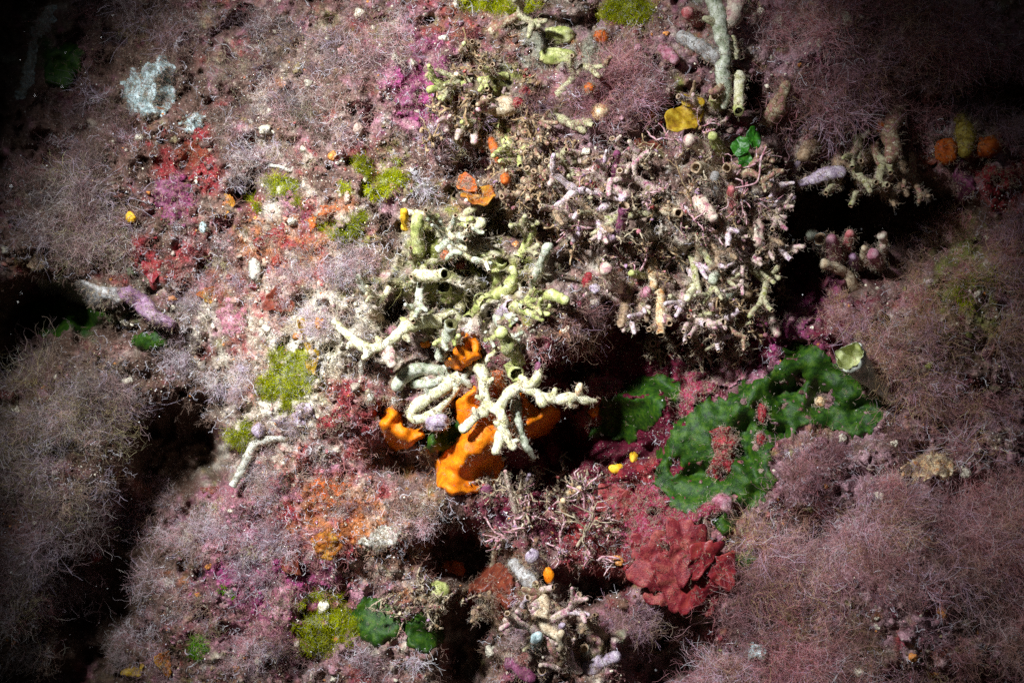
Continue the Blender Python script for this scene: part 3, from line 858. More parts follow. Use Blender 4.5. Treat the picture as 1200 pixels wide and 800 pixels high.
# ------------------------------------------------------------------ cushions and crusts with traced outlines
for name, lab, cat, mt, poly, kw in [
    ("orange_sponge", "largest bright orange sponge cushion below the white fork", CAT_SP, 'orange',
     [(534, 470), (556, 452), (585, 486), (608, 492), (606, 518), (580, 520), (590, 545), (578, 566), (560, 577), (530, 579), (513, 570), (511, 540), (528, 520), (546, 505), (534, 490)], dict(thick=5, edge=6, wob=3, lobes=12, bump=1.6, raise_=9)),
    ("orange_sponge", "bright orange triangular sponge patch beside the round cream ringed mouth", CAT_SP, 'orange',
     [(548, 392), (560, 402), (564, 418), (552, 428), (534, 434), (521, 432), (526, 418), (536, 402)], dict(thick=6, edge=7, wob=3, lobes=9, raise_=14, bump=2)),
    ("orange_sponge", "orange sponge curved like a bowl left of the green blade", CAT_SP, 'orange',
     [(452, 478), (462, 474), (470, 488), (474, 500), (488, 504), (496, 500), (498, 510), (484, 522), (464, 527), (450, 516), (445, 496)], dict(thick=8, edge=8, wob=2.2, raise_=15, bump=2)),
    ("orange_sponge", "shaded orange sponge lobe right of the white fork under the white arm", CAT_SP, 'orange',
     [(611, 458), (620, 472), (632, 482), (644, 474), (655, 480), (656, 492), (644, 502), (630, 512), (618, 512), (609, 500)], dict(thick=7, edge=8, wob=2, raise_=12, bump=2)),
    ("orange_sponge", "orange sponge patch with its shadow painted in, behind the top of the white fork", CAT_SP, 'orange_dark',  # darker orange stands in for the shadow lying on this sponge
     [(566, 436), (590, 434), (594, 452), (584, 470), (572, 464)], dict(thick=5, edge=8, wob=1.5)),
    ("green_crust", "large dark green lobed crust on the lower right beside the pale funnel", CAT_W, 'green',
     [(776, 558), (786, 520), (802, 494), (822, 480), (850, 470), (872, 456), (902, 446), (916, 432), (936, 408), (960, 412), (974, 432), (996, 440), (1012, 462), (1032, 474), (1020, 496),
      (984, 500), (962, 490), (930, 494), (900, 520), (888, 546), (898, 566), (880, 586), (862, 572), (838, 584), (812, 598), (790, 590)],
     dict(thick=2, edge=4, wob=10, lobes=10, bump=.9, raise_=1.5, grow=7,
          holes=[[(834, 506), (846, 498), (860, 504), (868, 518), (860, 540), (842, 534), (832, 520)], [(826, 540), (846, 540), (858, 556), (846, 566), (828, 558)],
                 [(884, 474), (892, 472), (902, 494), (896, 500), (888, 490)], [(886, 508), (896, 506), (898, 520), (888, 524)], [(930, 440), (938, 436), (946, 446), (936, 450)], [(958, 462), (972, 458), (984, 470), (972, 480), (960, 474)], [(914, 470), (922, 474), (916, 482)], [(866, 470), (874, 466), (876, 476)], [(784, 540), (796, 536), (800, 552), (788, 556)]])),
    ("green_crust", "flat dark green crust left of the large green crust, below the hanging cream twigs", CAT_W, 'green',
     [(724, 462), (746, 446), (772, 440), (794, 448), (796, 466), (776, 478), (764, 498), (742, 504), (726, 490), (712, 496), (704, 484)], dict(thick=2.5, edge=5, wob=8, lobes=10, bump=1, raise_=3, grow=3)),
    ("green_crust", "ragged green crust beside the right tip of the white sponge arm", CAT_W, 'green',
     [(706, 462), (716, 466), (720, 484), (736, 498), (748, 500), (744, 516), (722, 514), (704, 508), (690, 514), (694, 502), (710, 496), (704, 482)], dict(thick=4, edge=6, wob=4, lobes=9, bump=1.6, raise_=5)),
    ("green_crust", "small dark green blade between the bowl shaped orange sponge and the largest orange sponge", CAT_W, 'green',
     [(497, 494), (512, 486), (534, 488), (544, 502), (536, 520), (522, 532), (512, 526), (503, 530), (500, 512)], dict(thick=4, edge=7, wob=2, lobes=8, raise_=8)),
    ("green_crust", "small green tongue of crust under the pink lump below the large green crust", CAT_W, 'green',
     [(836, 612), (850, 600), (862, 606), (858, 622), (846, 628)], dict(thick=4, edge=6, wob=2, raise_=4)),
    ("green_crust", "little green crust at the edge of the lower right feathery seaweed", CAT_W, 'green',
     [(864, 650), (882, 644), (890, 656), (878, 666), (862, 662)], dict(thick=4, edge=6, wob=3, lobes=7, raise_=4)),
    ("green_crust", "green crust speckled with red below the purple ridge on the left", CAT_W, 'green',
     [(26, 362), (48, 354), (72, 366), (96, 362), (124, 366), (120, 378), (92, 384), (70, 392), (44, 392), (30, 380)], dict(thick=5, edge=7, wob=5, lobes=9, raise_=4)),
    ("green_crust", "shaded green crust under the right end of the purple ridge", CAT_W, 'green',
     [(156, 394), (184, 388), (198, 396), (194, 408), (170, 410), (158, 404)], dict(thick=4, edge=6, wob=4, lobes=8, raise_=4)),
    ("green_crust", "dark green blade in the hollow at the bottom left of centre", CAT_W, 'green',
     [(412, 716), (428, 700), (452, 698), (468, 714), (470, 738), (448, 752), (420, 748)], dict(thick=4, edge=7, wob=7, lobes=12, raise_=2)),
    ("green_crust", "dark green crust with white threads right of the bottom green blade", CAT_W, 'green',
     [(474, 728), (496, 716), (516, 728), (520, 752), (500, 766), (478, 756)], dict(thick=5, edge=8, wob=3, raise_=3)),
    ("green_crust", "dark green crust near the top left corner of the wall", CAT_W, 'green',
     [(52, 64), (82, 52), (100, 62), (94, 84), (76, 104), (54, 96)], dict(thick=5, edge=8, wob=5, raise_=3)),
    ("chalky_crust", "round chalky blue white patch near the top left", "crust", 'chalk',
     [(142, 108), (152, 88), (172, 74), (190, 68), (206, 74), (202, 92), (204, 112), (194, 132), (174, 138), (156, 128)], dict(thick=6, edge=12, wob=5, lobes=9, bump=2.2)),
    ("chalky_crust", "small pale yellowish crust below the round chalky patch", "crust", 'chalk',
     [(214, 144), (226, 134), (240, 136), (236, 148), (222, 154)], dict(thick=4, edge=7, wob=4, lobes=7)),
    ("chalky_crust", "chalky green white crust on the dark edge at the top left corner", "crust", 'chalk',
     [(28, 84), (36, 52), (44, 20), (64, 6), (62, 24), (46, 42), (40, 78), (32, 108), (22, 112)], dict(thick=4, edge=7, wob=5, lobes=9)),
    ("purple_coralline", "purple plate sloping down to the right along the ridge at the left", "crust", 'purple',
     [(138, 340), (152, 336), (172, 348), (184, 362), (206, 378), (202, 386), (182, 382), (166, 370), (152, 358), (140, 350)], dict(thick=7, edge=7, wob=2, raise_=20, hard=True, bump=3.4)),
    ("grey_crust", "grey green rough ledge left of the purple plate", "crust", 'grey',
     [(44, 330), (70, 326), (98, 330), (134, 338), (146, 352), (130, 362), (104, 358), (78, 348), (50, 340)], dict(thick=7, edge=7, wob=3, raise_=16, bump=2.4, hard=True)),
    ("magenta_crust", "upper knobbly magenta crust above the small rusty lobe near the top", "crust", 'magenta',
     [(500, 76), (518, 66), (534, 72), (532, 90), (516, 98), (500, 94)], dict(thick=7, edge=8, wob=5, lobes=7, bump=2.6)),
    ("magenta_crust", "lower knobbly magenta crust beside white turf near the top", "crust", 'magenta',
     [(466, 118), (478, 104), (490, 98), (492, 118), (480, 134), (468, 130)], dict(thick=7, edge=8, wob=5, lobes=7, bump=2.6)),
    ("magenta_crust", "bright magenta crust in the recess below the lilac tipped finger", "crust", 'magenta',
     [(906, 320), (918, 316), (928, 334), (940, 352), (950, 360), (946, 380), (930, 388), (916, 370), (908, 346)], dict(thick=9, edge=9, wob=5, lobes=8, bump=3, raise_=10)),
    ("magenta_crust", "pink crust in the shade directly above the large green crust", "crust", 'pink',
     [(836, 424), (856, 418), (870, 430), (874, 444), (856, 456), (838, 446)], dict(thick=10, edge=10, wob=5, lobes=8, bump=3, raise_=8)),
    ("magenta_crust", "magenta crust in the hollow on the left, beside the red knob", "crust", 'magenta',
     [(182, 214), (202, 206), (220, 222), (226, 244), (206, 262), (190, 250)], dict(thick=7, edge=9, wob=6, lobes=8, bump=2.6)),
    ("red_crust", "dark red and pink crust between the two red leafy seaweeds and the large green crust", "crust", 'crimson',
     [(748, 572), (768, 562), (778, 582), (796, 602), (816, 596), (842, 584), (852, 598), (832, 608), (812, 612), (802, 630), (790, 622), (772, 606), (756, 588)], dict(thick=8, edge=9, wob=4, lobes=8, bump=2.8, raise_=3)),
    ("pink_crust", "bright pink crust on the slope at the lower left of centre", "crust", 'pink',
     [(308, 690), (330, 678), (346, 690), (350, 712), (326, 722), (306, 712)], dict(thick=5, edge=9, wob=6, lobes=9, bump=2)),
    ("pink_crust", "salmon pink crust on the lit slope left of the fuzzy white turf", "crust", 'pink',
     [(256, 362), (272, 352), (288, 366), (282, 388), (266, 392), (258, 380)], dict(thick=5, edge=9, wob=5, lobes=9, bump=2)),
    ("pale_crust", "bright pale pink crust on the lit slope below the upper olive moss", "crust", 'lilac',
     [(338, 486), (352, 474), (364, 472), (366, 486), (352, 498), (340, 498)], dict(thick=6, edge=7, wob=4, lobes=7, bump=2, raise_=6)),
    ("red_crust", "orange red streak of crust on the lit slope at the upper left", "crust", 'orange_dark',
     [(360, 262), (378, 246), (394, 236), (396, 246), (380, 260), (364, 272)], dict(thick=4, edge=6, wob=4, lobes=6)),
    ("red_crust", "crimson crust on the lit slope beside the orange red streak", "crust", 'darkred',
     [(300, 280), (316, 272), (332, 264), (334, 274), (318, 288), (304, 292)], dict(thick=4, edge=6, wob=4, lobes=6)),
    ("red_crust", "dark red crust patch on the dim slope below the chalky blue white patch", "crust", 'rust',
     [(206, 176), (226, 164), (248, 168), (244, 184), (222, 196), (208, 194)], dict(thick=4, edge=8, wob=4, lobes=8)),
    ("red_crust", "brick red crust on the lit slope above the worm tube", "crust", 'darkred',
     [(374, 490), (392, 484), (412, 486), (408, 500), (388, 508), (374, 504)], dict(thick=5, edge=7, wob=4, lobes=7)),
    ("red_crust", "deep red crust ringed by the large green crust", "crust", 'darkred',
     [(834, 506), (846, 498), (860, 504), (868, 518), (860, 536), (852, 552), (840, 560), (826, 552), (838, 532)], dict(thick=5, edge=8, wob=3, lobes=8, bump=2.4, raise_=3)),
    ("red_crust", "crimson and white crust under the right tip of the white sponge arm", "crust", 'darkred',
     [(674, 488), (686, 476), (702, 478), (706, 492), (694, 502), (680, 500)], dict(thick=7, edge=8, wob=5, lobes=7, bump=3, raise_=4)),
    ("red_crust", "broad crimson crust on the bed around the large red leafy seaweed", "crust", 'crimson', [(700, 560), (730, 566), (756, 584), (780, 616), (790, 640), (770, 636), (748, 634), (728, 640), (704, 640), (690, 600)], dict(thick=5, edge=9, wob=6, lobes=9, bump=2.4)),
    ("red_crust", "crimson crust in the shaded recess left of the flat green crust", "crust", 'crimson', [(664, 450), (700, 436), (730, 446), (716, 462), (700, 474), (676, 476)], dict(thick=5, edge=9, wob=6, lobes=9, bump=2.4)),
    ("red_crust", "crimson crust in the shaded recess between the two larger green crusts", "crust", 'crimson', [(796, 440), (826, 430), (838, 450), (820, 472), (800, 486), (786, 474)], dict(thick=5, edge=9, wob=6, lobes=9, bump=2.4)),
    ("red_crust", "dark red crust in the right hand corner below the orange balls", "crust", 'darkred',
     [(1124, 176), (1142, 180), (1160, 192), (1186, 196), (1204, 196), (1204, 214), (1180, 222), (1160, 216), (1142, 204), (1128, 200)], dict(thick=8, edge=10, wob=4, raise_=6)),
    ("purple_coralline", "purple edge of the dark hole at the right, below the orange balls", "crust", 'magenta',
     [(1118, 186), (1132, 182), (1138, 206), (1146, 222), (1130, 240), (1118, 250), (1122, 220)], dict(thick=6, edge=8, wob=3, raise_=8)),
    ("rust_coralline", "round rust red plate in the shade at the bottom, left of the fuzzy knobs", "crust", 'rust',
     [(560, 668), (586, 660), (602, 676), (604, 704), (588, 724), (566, 728), (552, 708), (552, 684)], dict(thick=4, edge=8, wob=3, raise_=8)),
    ("orange_crust", "yellow orange crust on the bright rubble left of the dark cleft", "crust", 'ochre',
     [(366, 630), (384, 618), (400, 626), (402, 644), (388, 658), (370, 654)], dict(thick=6, edge=8, wob=2, lobes=9)),
    ("orange_crust", "salmon orange crust on the slope below the brick red crust", "crust", 'orange_dark',
     [(364, 566), (384, 556), (400, 566), (396, 590), (376, 596)], dict(thick=5, edge=9, wob=5, lobes=8)),
    ("pale_crust", "cream and orange crust on the ledge at the right, above the lower right seaweed", "crust", 'creamorange', [(1058, 548), (1080, 534), (1106, 532), (1124, 544), (1108, 558), (1080, 562), (1064, 566)], dict(thick=7, edge=8, wob=5, lobes=8, raise_=8)),
    ("pale_crust", "small pale crust on the front of the lower right feathery seaweed", "crust", 'chalk', [(872, 762), (884, 756), (898, 762), (894, 772), (878, 772)], dict(thick=6, edge=7, wob=4, lobes=6, raise_=16)),
    ("pale_crust", "white pitted crust on the rubble above the dark green blade at the bottom", "crust", 'tubewhite', [(424, 634), (440, 622), (460, 618), (472, 626), (458, 638), (438, 646)], dict(thick=6, edge=7, wob=5, lobes=6, raise_=4)),
    ("blue_crust", "small dull blue crust next to the upper magenta crust", "crust", 'blue', [(522, 88), (530, 82), (538, 88), (532, 98), (524, 96)], dict(thick=4, edge=6, wob=2)),
]:
    if kw.pop('hard', False): pass
    elif cat == "crust":
        kw = dict(kw, soft=True, wob=kw.get('wob', 3) * 1.7, thick=kw.get('thick', 8) * .7, step=1.6)
    tag(patch(name, M[mt], poly, **kw), lab, cat)

# ------------------------------------------------------------------ red leafy seaweeds, blades
t = colony("red_leafy_seaweed", "large red leafy seaweed with folded lobes at the lower right", CAT_W, 800, 660)
for (u, v, rx, ry, an, ti, dh) in [(769, 664, 24, 31, 10, (-4, -12), 10), (803, 640, 19, 32, -4, (-12, 6), 13), (797, 678, 27, 28, 30, (8, -6), 12), (824, 652, 13, 22, -42, (-3, 16), 15),
                                   (816, 688, 18, 25, -20, (10, 10), 14), (782, 692, 20, 20, 0, (10, -8), 10), (846, 668, 17, 18, 10, (-6, 12), 10), (850, 690, 15, 15, 0, (8, 10), 7), (752, 640, 13, 12, 0, (-8, -8), 4), (826, 706, 16, 12, 10, (14, 4), 8)]:
    leaf("lobe", M[random.choice(['red', 'red2'])], u, v, rx * 1.1, ry * 1.08, an, (ti[0] * .5, ti[1] * .5), 0, .11, .22, 3, .0, 1.0, t, h=float(Hs(u, v)) * .7 + float(Hs(800, 660)) * .3 + 2 + dh * .45)
t = colony("red_leafy_seaweed", "smaller red leafy seaweed left of the pink and lilac crust", CAT_W, 722, 598)
for (u, v, rx, ry, an, ti, dh) in [(716, 582, 17, 16, 0, (-25, -10), 12), (710, 606, 15, 17, 0, (5, -20), 10), (736, 590, 15, 13, 0, (-15, 20), 8), (722, 620, 16, 14, 0, (25, 0), 6), (740, 612, 12, 15, 0, (10, 25), 3)]:
    leaf("lobe", M['red2'], u, v, rx, ry, an, (ti[0] * .6, ti[1] * .6), 0, .15, .16, 3, .1, 1.3, t, h=float(Hs(u, v)) * .5 + float(Hs(722, 600)) * .5 + dh * .6)
t = colony("ochre_seaweed", "ochre yellow two lobed blade above the pink tipped finger at the upper right", CAT_W, 802, 130)
leaf("lobe", M['yellowleaf'], 801, 139, 21, 18, 18, (-18, 8), 0, .13, .13, 2, .1, 1.2, t, h=float(Hs(802, 135)) + 34)
leaf("lobe", M['yellowleaf'], 811, 120, 14, 12, 0, (-35, 20), 0, .1, .08, 2, .2, 1.2, t, h=float(Hs(802, 135)) + 26)
t = colony("green_disc_seaweed", "bright green seaweed of three rounded discs at the upper right", CAT_W, 874, 180)
for (u, v, rx, ry, an, ti) in [(868, 172, 10, 12, 20, (-10, -20)), (883, 162, 8.5, 13, -8, (-15, 15)), (873, 188, 9, 10, 0, (15, -5))]:
    leaf("disc", M['leafgreen'], u, v, rx, ry, an, ti, 0, .13, .10, 2, .15, 1.3, t, h=float(Hs(875, 176)) + 30)
t = colony("ochre_sponge", "rust and ochre flared lobe right of the white feathery tuft near the top", CAT_SP, 560, 226)
leaf("lobe", M['ochre'], 562, 232, 20, 13, 14, (-40, 10), 0, .16, .12, 3, .3, 2.2, t, h=float(Hs(560, 228)) + 20)
leaf("lobe", M['orange_dark'], 548, 216, 14, 10, -35, (-20, -20), 0, .15, .12, 3, .3, 2.2, t, h=float(Hs(560, 228)) + 16)
for name, lab, mt, u, v, rx, ry, an, ti, dh in [
    ("rust_sponge", "small rust red standing lobe right of the magenta crusts near the top", 'rust', 537, 106, 10, 18, -15, (0, 30), 16),
    ("red_seaweed", "dark red curved blade on top of the white and yellow stub among the coral fingers", 'darkred', 754, 298, 18, 9, -14, (-50, 10), 34),
    ("red_seaweed", "dull rust blade behind the fingers right of the magenta finger", 'rust', 757, 172, 20, 9, 10, (-30, 15), 8),
    ("red_seaweed", "rust blade in the dark gap left of the magenta finger", 'rust', 712, 166, 9, 13, 10, (-10, 20), 10),
    ("curled_seaweed", "orange brown curled blade on the dim slope left of the salmon pink crust", 'ochre', 244, 346, 11, 10, 0, (-20, 25), 10),
    ("curled_seaweed", "dark maroon round blade on the lit slope under the curled blade", 'rust', 326, 353, 17, 15, 0, (-10, 15), 6),
    ("red_seaweed", "bright red round disc on the dim slope above the purple plate", 'red', 179, 316, 12, 13, 0, (-12, 10), 10),
    ("ochre_seaweed", "ochre brown strap on the lit slope above the olive moss", 'yellowleaf', 358, 390, 7, 20, 12, (0, 25), 8),
    ("ochre_seaweed", "ochre strap lying lower on the lit slope beside the olive moss", 'yellowleaf', 367, 424, 7, 14, -10, (0, -15), 7),
    ("brown_seaweed", "tan brown blade at the left edge above the grey ledge", 'tan', 44, 306, 8, 12, -25, (0, 25), 12),
    ("brown_seaweed", "first ochre brown curl at the bottom left in the dark", 'yellowleaf', 158, 783, 14, 9, 30, (-20, 0), 14),
    ("brown_seaweed", "second ochre brown curl at the bottom left in the dark", 'ochre', 192, 776, 9, 15, 15, (0, 30), 14),
    ("brown_seaweed", "brown blade on the wooden looking lump at the lower left slope", 'rust', 342, 655, 12, 20, 8, (0, -20), 8),
    ("red_seaweed", "small brick red blade at the edge of the dark hole on the left", 'rust', 246, 575, 11, 6, 5, (-30, 0), 8),
    ("orange_seaweed", "brown orange blade beside the oval dark hole at the upper left", 'ochre', 268, 240, 8, 14, -15, (0, -35), 10),
    ("red_seaweed", "rust red blade in the shade at the upper right corner above the orange balls", 'rust', 1086, 186, 12, 8, 10, (-30, 0), 10),
]:
    tag(leaf(name, M[mt], u, v, rx, ry, an, ti, dh * .6, .2, .2, 3, .15, 1.1, clear=False), lab, CAT_W)

# ------------------------------------------------------------------ pale funnel, trunk, thick stems
fb = float(Hs(1030, 455)) - 4
f = colony("funnel_sponge", "pale ridged funnel with a yellow green mouth right of the large green crust", CAT_SP, 1036, 462)
branch("funnel", M['funnel'], [(1046, 470, 2), (1034, 458, 14), (1020, 444, 24), (1008, 431, 32), (998, 420, 46)], [4, 6.5, 9.5, 13.5, 18.5], f, fb, open_end=True, inner=M['funnel_in'], wall=.95, depth=1.3, ridges=13, sides=40, bump=.14)
tr = colony("tree_coral", "thick pale green coral trunk at the top, with side branches", "coral", 848, 110)
tb = float(Hs(848, 70)) + 8
branch("trunk", M['palegreen'], [(830, -10, 20), (840, 12, 26), (843, 34, 30), (850, 58, 30), (846, 84, 28), (851, 104, 22), (849, 124, 14)], [8, 8.5, 10, 9.5, 9, 7.5, 5], tr, tb)
branch("branch", M['grey'], [(846, 72, 26), (832, 62, 26), (818, 54, 24), (800, 44, 20)], [9, 8, 9, 8], tr, tb)
branch("branch", M['pinkcream'], [(846, 30, 24), (858, 18, 26), (866, -6, 28)], [9, 11, 10], tr, tb)
branch("branch", M['mix_olive'], [(842, 30, 28), (832, 24, 34), (826, 22, 36)], [6, 5, 4], tr, tb)
branch("branch", M['mix_cream'], [(848, 100, 24), (840, 106, 30), (834, 108, 32)], [5.5, 5, 4], tr, tb)
branch("branch", M['white'], [(862, 70, 22), (860, 58, 24), (858, 46, 26)], [5, 6, 5], tr, tb)
branch("branch", M['palegreen'], [(868, 14, 16), (876, 0, 18), (884, -12, 18)], [5, 6, 6], tr, tb)
branch("branch", M['white'], [(866, 86, 18), (866, 104, 24), (866, 128, 28)], [7, 7, 6], tr, tb)
branch("ring_tip", M['yellowgreen'], [(866, 126, 28), (866, 130, 36)], [6, 6.4], tr, tb, open_end=True, inner=OL)

